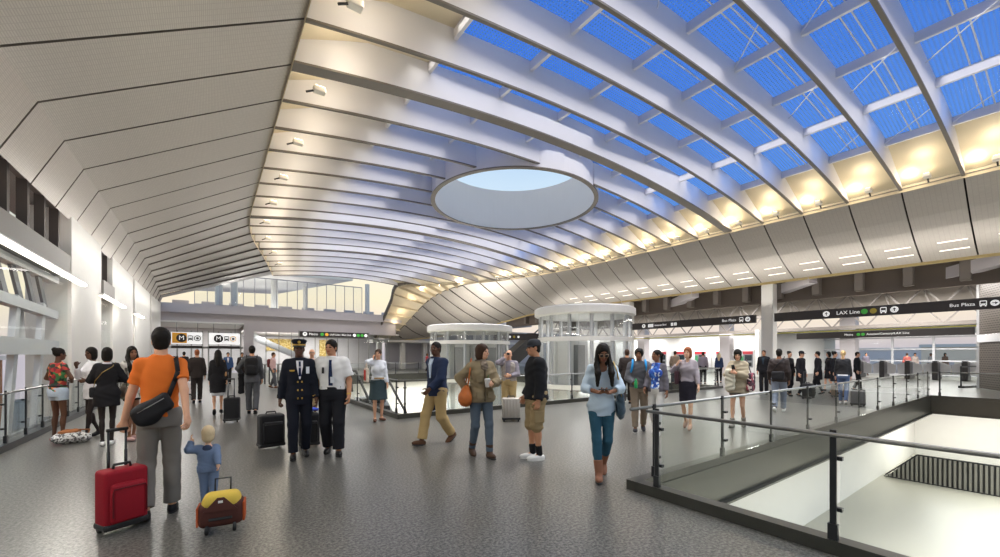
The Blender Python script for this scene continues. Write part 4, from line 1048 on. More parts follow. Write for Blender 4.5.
def ik(a, t, l1, l2, pole):
    d = t - a; L = np.linalg.norm(d); Lm = (l1 + l2) * .998
    if L > Lm: t = a + d / L * Lm; d = t - a; L = Lm
    x = (l1 * l1 - l2 * l2 + L * L) / (2 * L); hh = math.sqrt(max(0, l1 * l1 - x * x)); u = d / L
    p = np.asarray(pole, float); p = p - u * (p @ u); p = unit(p)
    return a + u * x + p * hh, t
class Person:
    def __init__(s, px, py, top, face, label, sex='m', H=None, sk='tan', feet='stand', lean=(0, 0), handR=None, handL=None, head=(0, 0), wide=1.0, toddler=False, bare_feet=False, heel=0.0, turn=0, vox=None, Y=None, toe=None):
        Y = Y or EYE * FPX / (py - HOR); w = at(px, py, Y); w.z = 0
        s.H = H or (py - top) / FPX * Y; s.Y = Y; s.sex = sex; s.sk = sk; sc = s.H / 1.75; s.sc = sc
        c = Vector((-w.x, -w.y, 0)).normalized(); v = -c; r = Vector((v.y, -v.x, 0)); f = c * math.cos(R(face)) + r * math.sin(R(face))
        s.root = empty('person', w, math.atan2(-f.x, f.y)); sl = max(.8, (w.y * CB + w.x * SB) / math.hypot(w.x, w.y)) ** .75; s.root.scale = (sc * sl, sc * sl, sc); tag(s.root, label, 'person')
        s.M = Matrix.Translation(w) @ Matrix.Rotation(math.atan2(-f.x, f.y), 4, 'Z') @ Matrix.Diagonal((sc * sl, sc * sl, sc, 1)); s.Mi = s.M.inverted()
        s.h = (vox or min(.016, max(.0072, .56 * Y / FPX))) / sc
        fem = sex == 'f'; s.fem = fem; bz = .86 if toddler else 1; s.bz = bz; s.hs = 1.62 if toddler else 1.0; rw = (1.25 if toddler else 1) * wide; s.rw = rw
        s.l1, s.l2 = .43 * bz, .41 * bz; s.u1, s.u2 = (.275 if fem else .285) * bz, (.238 if fem else .246) * bz
        # feet: (x, y, ankle z, yaw, pitch)
        F = {'stand': ((.10, .0, .0, 8, 0), (-.10, .0, .0, -8, 0)), 'wide': ((.15, .02, 0, 14, 0), (-.15, -.02, 0, -14, 0)),
             'walkR': ((.08, .26, .0, 2, 8), (-.08, -.26, .05, -2, -32)), 'walkL': ((.08, -.26, .05, 2, -32), (-.08, .26, .0, -2, 8)),
             'strollR': ((.08, .15, .0, 4, 2), (-.09, -.15, .025, -4, -18)), 'strollL': ((.09, -.15, .025, 4, -18), (-.08, .15, 0, -4, 2)),
             'together': ((.065, .03, 0, 4, 0), (-.065, -.03, 0, -4, 0)), 'contra': ((.09, .06, 0, 12, 0), (-.1, -.05, 0, -22, 0))}[feet] if isinstance(feet, str) else feet
        az = .085 * bz + heel
        s.ank = [V(a[0], a[1], az + a[2]) for a in F]; s.fyaw = [a[3] for a in F]; s.fpit = [a[4] - (heel > 0) * 25 for a in F]
        hw = .088 if fem else .092
        hy = (F[0][1] + F[1][1]) / 2; hx = (F[0][0] + F[1][0]) / 2 * .6
        hz = .925 * bz + heel
        for i, sd in ((0, 1), (1, -1)):
            d = math.hypot(s.ank[i][0] - hx - sd * hw, s.ank[i][1] - hy); hz = min(hz, s.ank[i][2] + math.sqrt(max(.2, (.996 * (s.l1 + s.l2)) ** 2 - d * d)))
        s.dz = hz - .925 * bz; s.pel = V(hx, hy, hz)
        s.hip = [s.pel + V(hw * rw ** .5, 0, 0), s.pel + V(-hw * rw ** .5, 0, 0)]
        s.knee = []
        for i, sd in ((0, 1), (1, -1)):
            k, a = ik(s.hip[i], s.ank[i], s.l1, s.l2, (sd * .12, 1, 0)); s.knee.append(k); s.ank[i] = a
        s.lean = V(lean[0], lean[1])
        sh = (.14 if fem else .165) * (1 if not toddler else .95) * (rw ** .5 if not toddler else 1); ct, st = math.cos(R(turn)), math.sin(R(turn))
        
        s.sho = [s.ax(1.4) + V(sd * sh * ct, sd * sh * st, 0) for sd in (1, -1)]
        s.elb = []; s.wri = []; s.hd = []
        for i, sd in ((0, 1), (1, -1)):
            hnd = (handR, handL)[i] or {}
            if 'w' in hnd:      # a place in the world
                t = np.array(s.Mi @ Vector(hnd['w']))
            else:
                t = np.array(hnd.get('p', None)) * V(sd, 1, 1) if hnd.get('p') is not None else s.sho[i] + V(sd * .075, .05, -.505 * bz)
                if hnd.get('p') is not None: t[2] = s.tz(t[2])
            pole = np.array(hnd.get('pole', (.35, -1, -.1))) * V(sd, 1, 1)
            e, w_ = ik(s.sho[i], t, s.u1, s.u2, pole); s.elb.append(e); s.wri.append(w_)
            fd = unit(w_ - e); d = np.array(hnd['d']) * V(sd, 1, 1) if 'd' in hnd else fd + V(0, 0, 0)
            n = np.array(hnd.get('n', (-1, 0, 0))) * V(sd, 1, 1); d = unit(d); n = unit(n - d * (n @ d)); s.hd.append((d, n, hnd.get('curl', .35)))
        s.neck = s.ax(1.47)
        ya, pi_ = R(head[0]), R(head[1])
        cy, sy, cp, sp = math.cos(ya), math.sin(ya), math.cos(pi_), math.sin(pi_)
        s.Rh = np.array([[cy, -sy, 0], [sy, cy, 0], [0, 0, 1]]) @ np.array([[1, 0, 0], [0, cp, -sp], [0, sp, cp]])      # +yaw: to own left, +pitch: up
        s.Rz = np.array([[cy, -sy, 0], [sy, cy, 0], [0, 0, 1]])
        s.hc = s.ax(1.50) + V(0, .02, 0) + s.Rh @ V(0, .012, .125 * s.hs)
        s.toddler = toddler
    def tz(s, z): return z * s.bz + s.dz
    def ax(s, z):
        """the body's axis at height z (unit figure)"""
        t = max(0, z - .93); return V(s.pel[0] * max(0, 1 - t * 2) + s.lean[0] * t / .5, s.pel[1] + s.lean[1] * t / .5, s.tz(z))
    def secs(s):
        T = ((.84, .15, .105), (.93, .172, .118), (1.0, .158, .108), (1.08, .132, .09), (1.2, .148, .098), (1.3, .145, .104), (1.385, .13, .09), (1.435, .095, .07), (1.485, .055, .055)) if s.fem else \
            ((.84, .15, .11), (.93, .168, .12), (1.02, .158, .112), (1.1, .154, .108), (1.22, .162, .114), (1.32, .168, .116), (1.395, .15, .1), (1.445, .105, .078), (1.495, .062, .06))
        r = s.rw
        return [(s.tz(z), s.ax(z)[0], s.ax(z)[1] + (.0 if z > .88 else -.01), rx * r, ry * r) for z, rx, ry in T]
    def front(s, z, x=0, off=0, back=False):
        zz = s.tz(z); cx, cy, rx, ry = cat_tab(s.secs(), zz); rx += off; ry += off
        return cy + (-1 if back else 1) * ry * max(0, 1 - abs((x - 0) / rx) ** 3) ** .5
    def arm_r(s): return [x * (s.rw ** .7) * (1.2 if s.toddler else 1) for x in ((.042, .035, .034, .024) if s.fem else (.05, .042, .041, .03))]
    def leg_r(s): return [x * s.rw ** .6 for x in ((.088, .054, .05, .034) if s.fem else (.09, .06, .055, .038))]
    def foot_ops(s, i, grow=0.0, boot=0.0, k=.02):
        a = s.ank[i]; y, p = R(-s.fyaw[i]), R(s.fpit[i])
        t = V(-math.sin(y) * math.cos(p), math.cos(y) * math.cos(p), math.sin(p)); x = unit(np.cross(t, V(0, 0, 1))); u = np.cross(x, t); b = s.bz * (1.2 if s.toddler else 1)
        Rm = np.stack([x, t, u], 1); sole = a - u * .085 * s.bz
        L = .95 if s.fem else 1.05
        o = [('u', p_ell(sole + t * .055 * L * b + u * .036, V(.043 + grow, .128 * L * b + grow, .036 + grow), Rm), 0), ('u', p_ell(sole - t * .03 * b + u * .038, V(.034 + grow, .045 + grow, .042 + grow), Rm), k),
             ('u', p_cap(a - u * .01, a + t * .045 * b - u * .035, .034 + grow, .03 + grow), k)]
        return o, sole, t, u, Rm
    def body(s, legs=None):
        ops = [('u', p_loft(s.secs(), -.012), 0)]
        if s.fem:
            for sd in (1, -1): ops.append(('u', p_ell(V(s.ax(1.28)[0] + sd * .07, s.ax(1.28)[1] + .075, s.tz(1.27)), V(.058, .05, .058)), .04))
        lr, ar = s.leg_r(), s.arm_r()
        for i in (0, 1):
            ops += [('u', p_cap(s.hip[i] - V(0, 0, .02), s.knee[i], lr[0] - .008, lr[1] - .006), .03), ('u', p_cap(s.knee[i], s.ank[i], lr[2] - .006, lr[3] - .004), .02)]
            m = s.knee[i] * .68 + s.ank[i] * .32; ops.append(('u', p_ell(m + V(0, -.018, 0), V(.043, .045, .10)), .03))
            ops += [(o[0], o[1], .015) for o in s.foot_ops(i)[0]]
            ops += [('u', p_cap(s.sho[i], s.elb[i], ar[0], ar[1]), .04), ('u', p_cap(s.elb[i], s.wri[i], ar[2], ar[3]), .015)]
        hs = s.hs; H_ = lambda x, y, z: s.hc + s.Rh @ (V(x, y, z) * hs); E = lambda c, r, k: ('u', p_ell(H_(*c), V(*r) * hs, s.Rh), k)
        ops += [('u', p_cap(s.neck - V(0, 0, .02), H_(0, -.02, -.05), .05 if s.fem else .06, .046 if s.fem else .056), .02)]
        ops += [E((0, -.012, .03), (.072, .093, .083), .01), E((0, .022, -.028), (.058, .068, .086), .02), E((0, .04, -.078), (.04, .046, .032), .025)]
        ops += [('u', p_cap(H_(-.034, .076, .02), H_(.034, .076, .02), .012 * hs, .012 * hs), .012)]
        for sd in (1, -1): ops += [('s', p_ell(H_(sd * .03, .1, .003), V(.017, .016, .012) * hs, s.Rh), .008), E((sd * .074, -.005, -.012), (.010, .02, .032), .006), E((sd * .034, .07, -.022), (.022, .02, .02), .015)]
        ops += [('u', p_cap(H_(0, .083, .008), H_(0, .107, -.03), .008 * hs, .0125 * hs), .008), ('u', p_cap(H_(-.018, .084, -.056), H_(.018, .084, -.056), .0095 * hs, .0095 * hs), .008)]
        near = s.h * s.sc < .0125
        for i, sd in ((0, 1), (1, -1)):
            if not near: ops += s.hand_ops(i, sd)
        P, Q = nets(ops, s.h)
        if near:
            for i, sd in ((0, 1), (1, -1)):
                ho = s.hand_ops(i, sd) + [('u', p_cap(s.wri[i] - s.hd[i][0] * .012, s.wri[i] + s.hd[i][0] * .02, ar[3] * .92, .024), .02)]
                p, q = nets(ho, .0046 / s.sc); Q = np.concatenate([Q, q + len(P)]); P = np.concatenate([P, p])
        c = P[Q].mean(1); q = ((c - s.hc) @ s.Rh) / hs; mi = np.zeros(len(Q), int)
        ft = q[:, 1] > .05
        for sd in (1, -1): mi[ft & (((q[:, 0] - sd * .03) / .016) ** 2 + ((q[:, 2] - .004) / .008) ** 2 < 1)] = 1
        for sd in (1, -1): mi[ft & (np.abs(q[:, 0] - sd * .031) < .021) & (np.abs(q[:, 2] - .027) < .0048)] = 2
        mi[ft & (np.abs(q[:, 0]) < .024) & (np.abs(q[:, 2] + .056) < .0085)] = 3
        mats = [skin(s.sk), EYEM, hairm(getattr(s, 'hairc', 'black')), cl('lips_' + s.sk, {'dark': '#5a312c', 'brown': '#84483f', 'tan': '#a8604f', 'light': '#bf7565', 'pale': '#c67d6e'}[s.sk], .5)]
        if legs is not None:            # stockings: the legs' own colour, below the hips
            mats.append(legs); mi[(c[:, 2] < s.tz(.86)) & (np.abs(c[:, 0] - s.pel[0]) < .26) & (mi == 0) & ~s.near_hand(c)] = 4
        o = mesh_obj('body', P, Q, mats, s.root, mi); return o
    def near_hand(s, c):
        m = np.zeros(len(c), bool)
        for i in (0, 1): m |= (np.linalg.norm(c - (s.wri[i] + s.hd[i][0] * .08), axis=1) < .14) | (np.linalg.norm(c - s.wri[i], axis=1) < .09)
        return m
    def hand_ops(s, i, sd):
        w = s.wri[i]; d, n, cu = s.hd[i]; l = sd * np.cross(d, n); k = (.92 if s.fem else 1.02) * (.8 if s.toddler else 1); near = s.h * s.sc < .0125; g = 1 if near else 1.25
        Rm = np.stack([l, d, n], 1); o = [('u', p_ell(w + d * .05 * k, V(.041, .056, .017) * k * g, Rm), .02)]
        for j, L in enumerate((.068, .077, .071, .056)):
            p = w + (d * (.088 - .004 * abs(j - 1)) + l * (.029 - .0195 * j)) * k; a = 0.0; spread = l * (.06 - .05 * j)
            for q, (fr, bend) in enumerate(((.45, 1.0), (.31, 1.25), (.24, .8))):
                a += cu * bend; dd = unit(d * math.cos(a) + n * math.sin(a) + spread); e = p + dd * L * fr * k
                o.append(('u', p_cap(p, e, (.0092 - .0008 * q) * k * g, (.0086 - .0009 * q) * k * g), .003)); p = e
        p = w + (d * .022 + l * .03) * k; e = p + unit(d * .75 + l * .75 + n * .3) * .042 * k; f = e + unit(d * .9 + l * .25 + n * (.2 + cu)) * .034 * k
        o += [('u', p_cap(p, e, .013 * k * g, .0108 * k * g), .012), ('u', p_cap(e, f, .0105 * k * g, .0085 * k * g), .003)]
        return o
    def add(s, name, ops, m, fold=.003, w=26, parent=None, hq=1.0, legs=None):
        if fold: ops = ops + [('n', fold, w, random.random() * 6)]
        P, Q = nets(ops, s.h * hq); return mesh_obj(name, P, Q, m, parent or s.root)
    # ---- clothes
    def sleeve(s, i, f, off, wr=1.0):
        ar = s.arm_r(); A, B, C = s.sho[i], s.elb[i], s.wri[i]
        if f <= 1:
            e = A + (B - A) * f; d = unit(B - A)
            return ('g', [('u', p_cap(A, B, ar[0] + off * 1.1, ar[1] + off * 1.3), 0), ('cut', d, float(d @ e))], .035)
        e = B + (C - B) * (f - 1); d = unit(C - B)
        return ('g', [('u', p_cap(A, B, ar[0] + off, ar[1] + off), 0), ('g', [('u', p_cap(B, e + d * .02, ar[2] + off, (ar[3] + (ar[2] - ar[3]) * (2 - f)) + off * wr), 0), ('cut', d, float(d @ e))], .02)], .035)
    def top(s, m, off=.014, hem=.9, neck=1.49, sleeve=.5, name='shirt', fold=.003, flare=0.0, w=24, open_neck=None, low=None, sleeve_off=None):
        T = [(z, cx, cy, rx + off + (flare * max(0, (s.tz(1.1) - z)) / .25), ry + off + (flare * max(0, (s.tz(1.1) - z)) / .25)) for z, cx, cy, rx, ry in s.secs()]
        if hem < .84:
            z0, cx, cy, rx, ry = T[0]; T = [(s.tz(hem) - .02, cx, cy, rx + flare * .6, ry + flare * .6)] + T
        ops = [('u', p_loft(T), 0)]
        if s.fem:
            for sd in (1, -1): ops.append(('u', p_ell(V(s.ax(1.28)[0] + sd * .07, s.ax(1.28)[1] + .075, s.tz(1.27)), V(.058, .05, .058) + off * .8), .05))
        for i, sd in ((0, 1), (1, -1)): ops.append(('u', p_cap(s.sho[i], s.ax(1.445), s.arm_r()[0] + off * .7, .04 + off * .5), .04))
        if hem < .8:                    # the hips and thighs inside a long garment
            for i in (0, 1): ops.append(('u', p_cap(s.hip[i], s.hip[i] * .4 + s.knee[i] * .6, .09 + off, .075 + off), .06))
        ops += [('cut', V(0, 0, -1), -s.tz(hem)), ('cut', V(0, -.25, 1), s.tz(neck) - .25 * s.ax(neck)[1])]
        if open_neck: ops.append(('s', p_ell(s.ax(neck) + V(0, .1, -.01), V(open_neck, .09, open_neck * 1.0)), .01))
        if sleeve:
            for i in (0, 1): ops.append(s.sleeve(i, sleeve if not isinstance(sleeve, tuple) else sleeve[i], sleeve_off or off))
        return s.add(name, ops, m, fold, w)
    def bottom(s, m, off=.012, frac=1.93, waist=1.03, flare=0.0, name='trousers', fold=.0035, w=20):
        lr = s.leg_r(); T = [t for t in s.secs() if t[0] < s.tz(1.15)]
        ops = [('u', p_loft(T, off), 0), ('cut', V(0, 0, 1), s.tz(waist))]
        for i in (0, 1):
            A, B, C = s.hip[i], s.knee[i], s.ank[i]
            if frac <= 1:
                e = A + (B - A) * frac; d = unit(B - A); ops.append(('g', [('u', p_cap(A, B, lr[0] + off, lr[1] + off + flare), 0), ('cut', d, float(d @ e))], .03))
            else:
                e = B + (C - B) * (frac - 1); d = unit(C - B)
                ops.append(('g', [('u', p_cap(A, B, lr[0] + off, lr[1] + off), 0), ('g', [('u', p_cap(B, C, lr[2] + off + .004, lr[3] + off + flare), 0), ('u', p_ell(B * .68 + C * .32 + V(0, -.014, 0), V(.045, .047, .1) + off * .7), .04), ('cut', d, float(d @ e))], .03)], .03))
        return s.add(name, ops, m, fold, w)
    def skirt(s, m, waist=1.03, hem=.55, flare=.02, off=.012, name='skirt', fold=.003):
        T = [(z, cx, cy, rx + off, ry + off) for z, cx, cy, rx, ry in s.secs() if s.tz(.88) < z < s.tz(1.12)]
        z, cx, cy, rx, ry = T[0]; T = [(s.tz(hem) - .03, cx, cy + .0, rx + flare, ry + flare * 1.6)] + T
        ops = [('u', p_loft(T), 0)] + [('u', p_cap(s.hip[i], s.knee[i], .095, .068 + flare * .5), .05) for i in (0, 1)] + [('cut', V(0, 0, -1), -s.tz(hem)), ('cut', V(0, 0, 1), s.tz(waist))]
        return s.add(name, ops, m, fold, 22)
    def shoes(s, m, sole=None, boot=0.0, name='shoe', grow=.006):
        for i in (0, 1):
            ops, so, t, u, Rm = s.foot_ops(i, grow)
            cap_ = so + u * (.075 if not boot else 9); 
            if boot:
                e = s.ank[i] + (s.knee[i] - s.ank[i]) * boot; ops.append(('u', p_cap(s.ank[i], e, .047, .058), .02)); d = unit(s.knee[i] - s.ank[i]); ops.append(('cut', d, float(d @ e)))
            else: ops.append(('cut', u, float(u @ cap_)))
            ops.append(('cut', -u, float(-u @ (so - u * .004))))
            o = s.add(name, ops, m, 0, hq=.85 if s.h * s.sc < .012 else 1)
            if sole:
                so_ = [('u', p_ell(so + t * .05, V(.049, .138, .05), Rm), 0), ('cut', u, float(u @ (so + u * .02))), ('cut', -u, float(-u @ (so - u * .006)))]
                s.add('sole', so_, sole, 0, parent=o)
    def hair(s, style, c, m=None):
        s.hairc = c; hs = s.hs; H_ = lambda x, y, z: s.hc + s.Rh @ (V(x, y, z) * hs); E = lambda c_, r, k=0: ('u', p_ell(H_(*c_), V(*r) * hs, s.Rh), k); K = lambda a, b, r0, r1, k=.02: ('u', p_cap(H_(*a), H_(*b), r0 * hs, r1 * hs), k)
        g = {'short': .01, 'crop': .003, 'afro': .022, 'bob': .012, 'long': .01, 'pony': .005, 'bun': .006, 'curls': .013, 'bangs': .012}[style]
        ops = [E((0, -.016, .033), (.075 + g, .096 + g, .085 + g))]
        low = -.06
        if style in ('bob', 'bangs'): ops.append(E((0, -.03, -.045), (.09, .085, .1), .03)); low = -.5
        if style in ('short', 'crop'): ops.append(E((0, -.038, -.03), (.066 + g * .5, .066 + g * .6, .07), .02)); low = -.085
        if style == 'curls': ops.append(E((0, -.03, -.03), (.08, .08, .07), .03)); low = -.5
        if style == 'long':
            Z_ = lambda x, y, z: s.hc + s.Rz @ V(x, y, z)
            ops += [E((0, -.05, -.07), (.085, .07, .13), .04), ('u', p_cap(Z_(0, -.08, -.1), Z_(0, -.13, -.3), .085, .06), .05)]
            for sd in (1, -1): ops.extend((('u', p_cap(H_(sd * .066, .0, .0), Z_(sd * .08, .05, -.15), .032, .034), .03), ('u', p_cap(Z_(sd * .08, .05, -.15), Z_(sd * .085, .13, -.25), .042, .038), .03), ('u', p_cap(Z_(sd * .085, .13, -.25), Z_(sd * .09, .135, -.4), .038, .02), .02)))
            low = -.9
        if style == 'pony': ops += [K((0, -.095, .05), (0, -.14, .02), .03, .036), K((0, -.14, .02), (0, -.135, -.16), .038, .018)]
        if style == 'bun': ops.append(E((0, -.085, .085), (.05, .05, .045), .01))
        dn = s.Rh @ V(0, 0, -1)
        sl_ = .85 if style in ('short', 'crop') else .4
        body = [('cut', s.Rh @ V(0, sl_, -1), float((s.Rh @ V(0, sl_, -1)) @ H_(0, -.04 if sl_ > .5 else 0, low + (.02 if sl_ > .5 else 0))))] if low > -.4 and style != 'pony' else []
        ops += body
        fz = {'bangs': -.055, 'bob': -.035, 'long': -.03}.get(style, -.03)
        ops.append(('s', p_ell(H_(0, .118, fz), V(.068, .092, .092) * hs, s.Rh), .012))
        if low < -.4: ops.append(('s', p_ell(H_(0, .1, -.16), V(.062, .09, .12) * hs, s.Rh), .02))
        f = {'afro': (.004, 90), 'curls': (.005, 70), 'long': (.0025, 60)}.get(style, (.002, 70))
        return s.add('hair', ops, m or hairm(c), f[0], f[1])
    def ribbon(s, name, rows, m, off=.02, th=.016, back=False):
        off = off + .008
        """a flat piece lying on the chest: rows of (z, x0, x1)"""
        b = MB(); n = 4; sg = -1 if back else 1
        G = []
        for z, x0, x1 in rows:
            G.append([[(x0 + (x1 - x0) * i / n + s.ax(z)[0], s.front(z, x0 + (x1 - x0) * i / n, off, back) + sg * t, s.tz(z)) for i in range(n + 1)] for t in (0, th)])
        for r0, r1 in zip(G, G[1:]):
            for i in range(n):
                b.quad(r0[1][i], r0[1][i + 1], r1[1][i + 1], r1[1][i]); b.quad(r0[0][i + 1], r0[0][i], r1[0][i], r1[0][i + 1])
            b.quad(r0[0][0], r0[1][0], r1[1][0], r1[0][0]); b.quad(r0[1][n], r0[0][n], r1[0][n], r1[1][n])
        for g in (G[0], G[-1]):
            for i in range(n): b.quad(g[0][i], g[0][i + 1], g[1][i + 1], g[1][i])
        return b.build(name, m, s.root)
    def band(s, name, i, f0, f1, r, m):
        A, C = s.elb[i], s.wri[i]; b = MB(); b.tube([A + (C - A) * f0, A + (C - A) * f1], r, 14); return b.build(name, m, s.root)
    def headM(s): return Matrix(((*s.Rh[0], s.hc[0]), (*s.Rh[1], s.hc[1]), (*s.Rh[2], s.hc[2]), (0, 0, 0, 1)))
    def loose(s, name, ops, m, label, cat, fold=.003, w=26, parts=()):
        """a thing carried by the person: top-level"""
        if fold: ops = ops + [('n', fold, w, random.random() * 6)]
        P, Q = nets(ops, s.h); o = mesh_obj(name, P, Q, m, None, None, s.M); tag(o, label, cat)
        for pn, b, pm in parts: s.lpart(o, pn, b, pm)
        return o
    def lpart(s, o, pn, b, pm):
        for k, v in enumerate(b.v): b.v[k] = tuple((s.M @ Vector(v)) - o.location)
        return b.build(pn, pm, o, smooth=True)
    def strap(s, o, pts, r=.008, m=None, name='strap', flat=None):
        b = MB()
        if flat:
            P_ = [Vector(p) for p in pts]
            for p, q in zip(P_, P_[1:]): b.bar(p, q, flat, .006, 0, (0, 1, 0))
        else: b.tube(pts, r, 6)
        return s.lpart(o, name, b, m or BLACK)
# ================================================================== LUGGAGE
def facing(w, deg):
    c = Vector((-w.x, -w.y, 0)).normalized(); v = -c; r = Vector((v.y, -v.x, 0)); f = c * math.cos(R(deg)) + r * math.sin(R(deg))
    return math.atan2(-f.x, f.y)
def suitcase(label, px, py, face, w, h, d, m, grip=1.0, lean=0, hard=False, wheels=2, pocket=True, Y=None, trim=None):
    p = at(px, py, Y or EYE * FPX / (py - HOR)); p.z = 0
    w = w * max(.75, (p.y * CB + p.x * SB) / math.hypot(p.x, p.y)) ** .9
    r = empty('suitcase', p, facing(p, face)); tag(r, label, 'suitcase'); r.rotation_euler[0] = R(lean)
    b = MB(); b.rbox((-w / 2, -d / 2, .05), (w / 2, d / 2, .05 + h), min(d, w) * .16, 4); 
    if hard:
        for i in range(5): b.rbox((-w / 2 + w * (.12 + i * .17), d / 2 - .01, .1), (-w / 2 + w * (.2 + i * .17), d / 2 + .008, h), .006, 1)
    b.build('shell', m, r, smooth=True)
    if pocket:
        b = MB(); b.rbox((-w * .4, d / 2 - .03, .1), (w * .4, d / 2 + .045, .05 + h * .78), .03, 3); q = b.build('front_pocket', m, r, smooth=True)
        b = MB(); z = .05 + h * .7; b.tube([(-w * .38, d / 2 + .047, .16), (-w * .38, d / 2 + .047, z - .03), (-w * .35, d / 2 + .047, z), (w * .35, d / 2 + .047, z), (w * .38, d / 2 + .047, z - .03), (w * .38, d / 2 + .047, .16)], .006, 5); b.build('zip', trim or BLACK, q)
    b = MB(); b.rbox((-w / 2 - .006, -d / 2 - .006, .04), (w / 2 + .006, d / 2 + .006, .1), .02, 2); b.build('base_guard', BLACK, r)
    for sx_ in (-1, 1):
        for sy_ in ((-1,) if wheels == 2 else (-1, 1)):
            b = MB(); x = sx_ * w * .4; y = sy_ * d * .36; b.lathe((0, 0, 0), [(0, -.015), (.033, -.015), (.038, -.01), (.038, .01), (.033, .015), (0, .015)], 16)
            b.v = [(x + vz, y + vx, .038 + vy) for vx, vy, vz in b.v]; b.build('wheel', BLACK, r, smooth=True)
    b = MB(); b.tube([(-w * .2, 0, h + .05), (-w * .18, 0, h + .085), (w * .18, 0, h + .085), (w * .2, 0, h + .05)], .012, 8); b.build('carry_handle', BLACK, r, smooth=True)
    if grip:
        for sx_ in (-1, 1):
            b = MB(); b.tube([(sx_ * w * .2, -d * .42, h), (sx_ * w * .2, -d * .42, grip - .01)], .009, 8); b.tube([(sx_ * w * .2, -d * .42, h), (sx_ * w * .2, -d * .42, h + (grip - h) * .5)], .012, 8); b.build('pull_rod', DARKM, r, smooth=True)
        b = MB(); b.tube([(-w * .24, -d * .42, grip), (w * .24, -d * .42, grip)], .016, 8); b.build('grip', BLACK, r, smooth=True)
    return r
def K_(n, h, **k): return cl('cloth_' + n, h, **k)
NYL = cl('black_nylon', '#1d1d20', .6)

# ================================================================== PEOPLE
# --- father and child with trolleys (backs to us)
Yd = EYE * FPX / (516 - HOR)
p = Person(161, 516, 328, 176, 'man from behind in an orange t-shirt and grey trousers, pulling a red suitcase', sk='light', H=1.83, wide=.93,
           feet=((.09, .1, 0, 4, 0), (-.12, -.1, .02, -8, -12)), handR={'w': at(188, 425, Yd - .12), 'pole': (.5, -1, 0), 'curl': .55, 'n': (-.6, .5, 0)}, handL={'w': at(123, 424, Yd - .1), 'pole': (.6, -1, 0), 'curl': 1.0, 'd': (.05, .1, -1), 'n': (-.3, .9, 0)})
p.hair('short', 'black'); p.top(K_('orange', '#e0742c'), .016, .93, 1.505, .62, 't_shirt', .004, sleeve_off=.016)
p.bottom(K_('greytrouser', '#77736d'), .02, 1.97, 1.0, .022); p.shoes(cl('shoe_black', '#19181a', .4), BLACK); p.body()
z = p.tz
o = p.loose('messenger_bag', [('u', p_rbox(p.ax(1.02) + V(-.045, -.185, -.005), V(.17, .05, .085), .045, np.array([[.87, 0, -.5], [0, 1, 0], [.5, 0, .87]])), 0), ('u', p_ell(p.ax(1.0) + V(-.09, -.185, -.03), V(.12, .05, .1)), .04)], NYL, 'black sling bag worn across the back of the man in the orange t-shirt', 'bag', .002)
b = MB(); q = [V(.06, p.front(1.13, .05, .03, True), z(1.09)), V(.12, p.front(1.25, .12, .04, True), z(1.25)), V(.15, p.front(1.33, .13, .055, True), z(1.34)), V(.13, p.ax(1.45)[1] - .06, z(1.465)), V(.125, p.ax(1.45)[1] + .03, z(1.475)), V(.1, p.front(1.35, .1, .035), z(1.38)), V(-.1, p.front(1.1, -.1, .035), z(1.1)), V(-.185, 0, z(1.0)), V(-.15, -.16, z(1.0))]
for a_, c_ in zip(q, q[1:]): b.bar(a_, c_, .042, .008, 0, (0, 1, 0))
p.lpart(o, 'strap', b, NYL)
b = MB(); b.tube([V(-.17, -.24, z(.99)), V(.04, -.243, z(1.11))], .004, 5); p.lpart(o, 'zip', b, STEEL)
suitcase('red two-wheeled suitcase pulled by the man in the orange t-shirt', 122, 529, 22, .4, .50, .2, cl('red_fabric', '#8c1322', .7, var=.08, scale=40), .88, trim=cl('red_dark', '#5e0d18', .6))
Yb = EYE * FPX / (505 - HOR)
p2 = Person(208, 505, 425, 172, 'small blond child in a blue-grey tracksuit holding the man by the hand', sk='pale', toddler=True, H=.85, feet=((.1, -.04, 0, 4, 0), (-.07, .07, 0, -4, 0)),
            handL={'w': at(192, 440, Yb - .05), 'pole': (1, -.4, -.3), 'curl': .5, 'd': (.3, .2, 1)}, handR={'w': at(220, 481, Yb - .12), 'pole': (.6, -1, 0), 'curl': .9})
p2.hair('curls', 'fair'); BL = K_('bluegrey', '#6d7f9c', var=.1, scale=60); p2.top(BL, .024, .86, 1.46, 1.86, 'hoodie', .005); p2.bottom(BL, .024, 1.95, 1.0, .012, 'tracksuit_trousers', .005); p2.shoes(cl('shoe_brown', '#5a3d2a', .6), BLACK)
p2.add('hood', [('u', p_ell(p2.ax(1.43) + V(0, -.11, .0), V(.10, .055, .075)), 0)], K_('navyhood', '#39445c'), .003); p2.body()
w = fl(222, 529); r = empty('trolley_bag', w, facing(w, -6)); r.scale = (.84, .9, 1); tag(r, 'small brown trolley bag with a yellow top, pulled by the blond child', 'bag')
b = MB(); b.rbox((-.2, -.11, .05), (.2, .11, .27), .055, 4); b.build('body', cl('bag_maroon', '#4e2c26', .7), r, smooth=True)
b = MB(); b.rbox((-.212, -.09, .07), (-.19, .09, .24), .01, 2); b.build('side_panel', cl('bag_orange', '#b2532c', .7), r); b = MB(); b.rbox((.19, -.09, .07), (.212, .09, .24), .01, 2); b.build('side_panel', cl('bag_orange', '#b2532c', .7), r)
b = MB(); b.rbox((-.185, -.115, .2), (.185, .115, .335), .06, 4, taper=.14); b.build('top', cl('bag_yellow', '#cdb04a', .7), r, smooth=True)
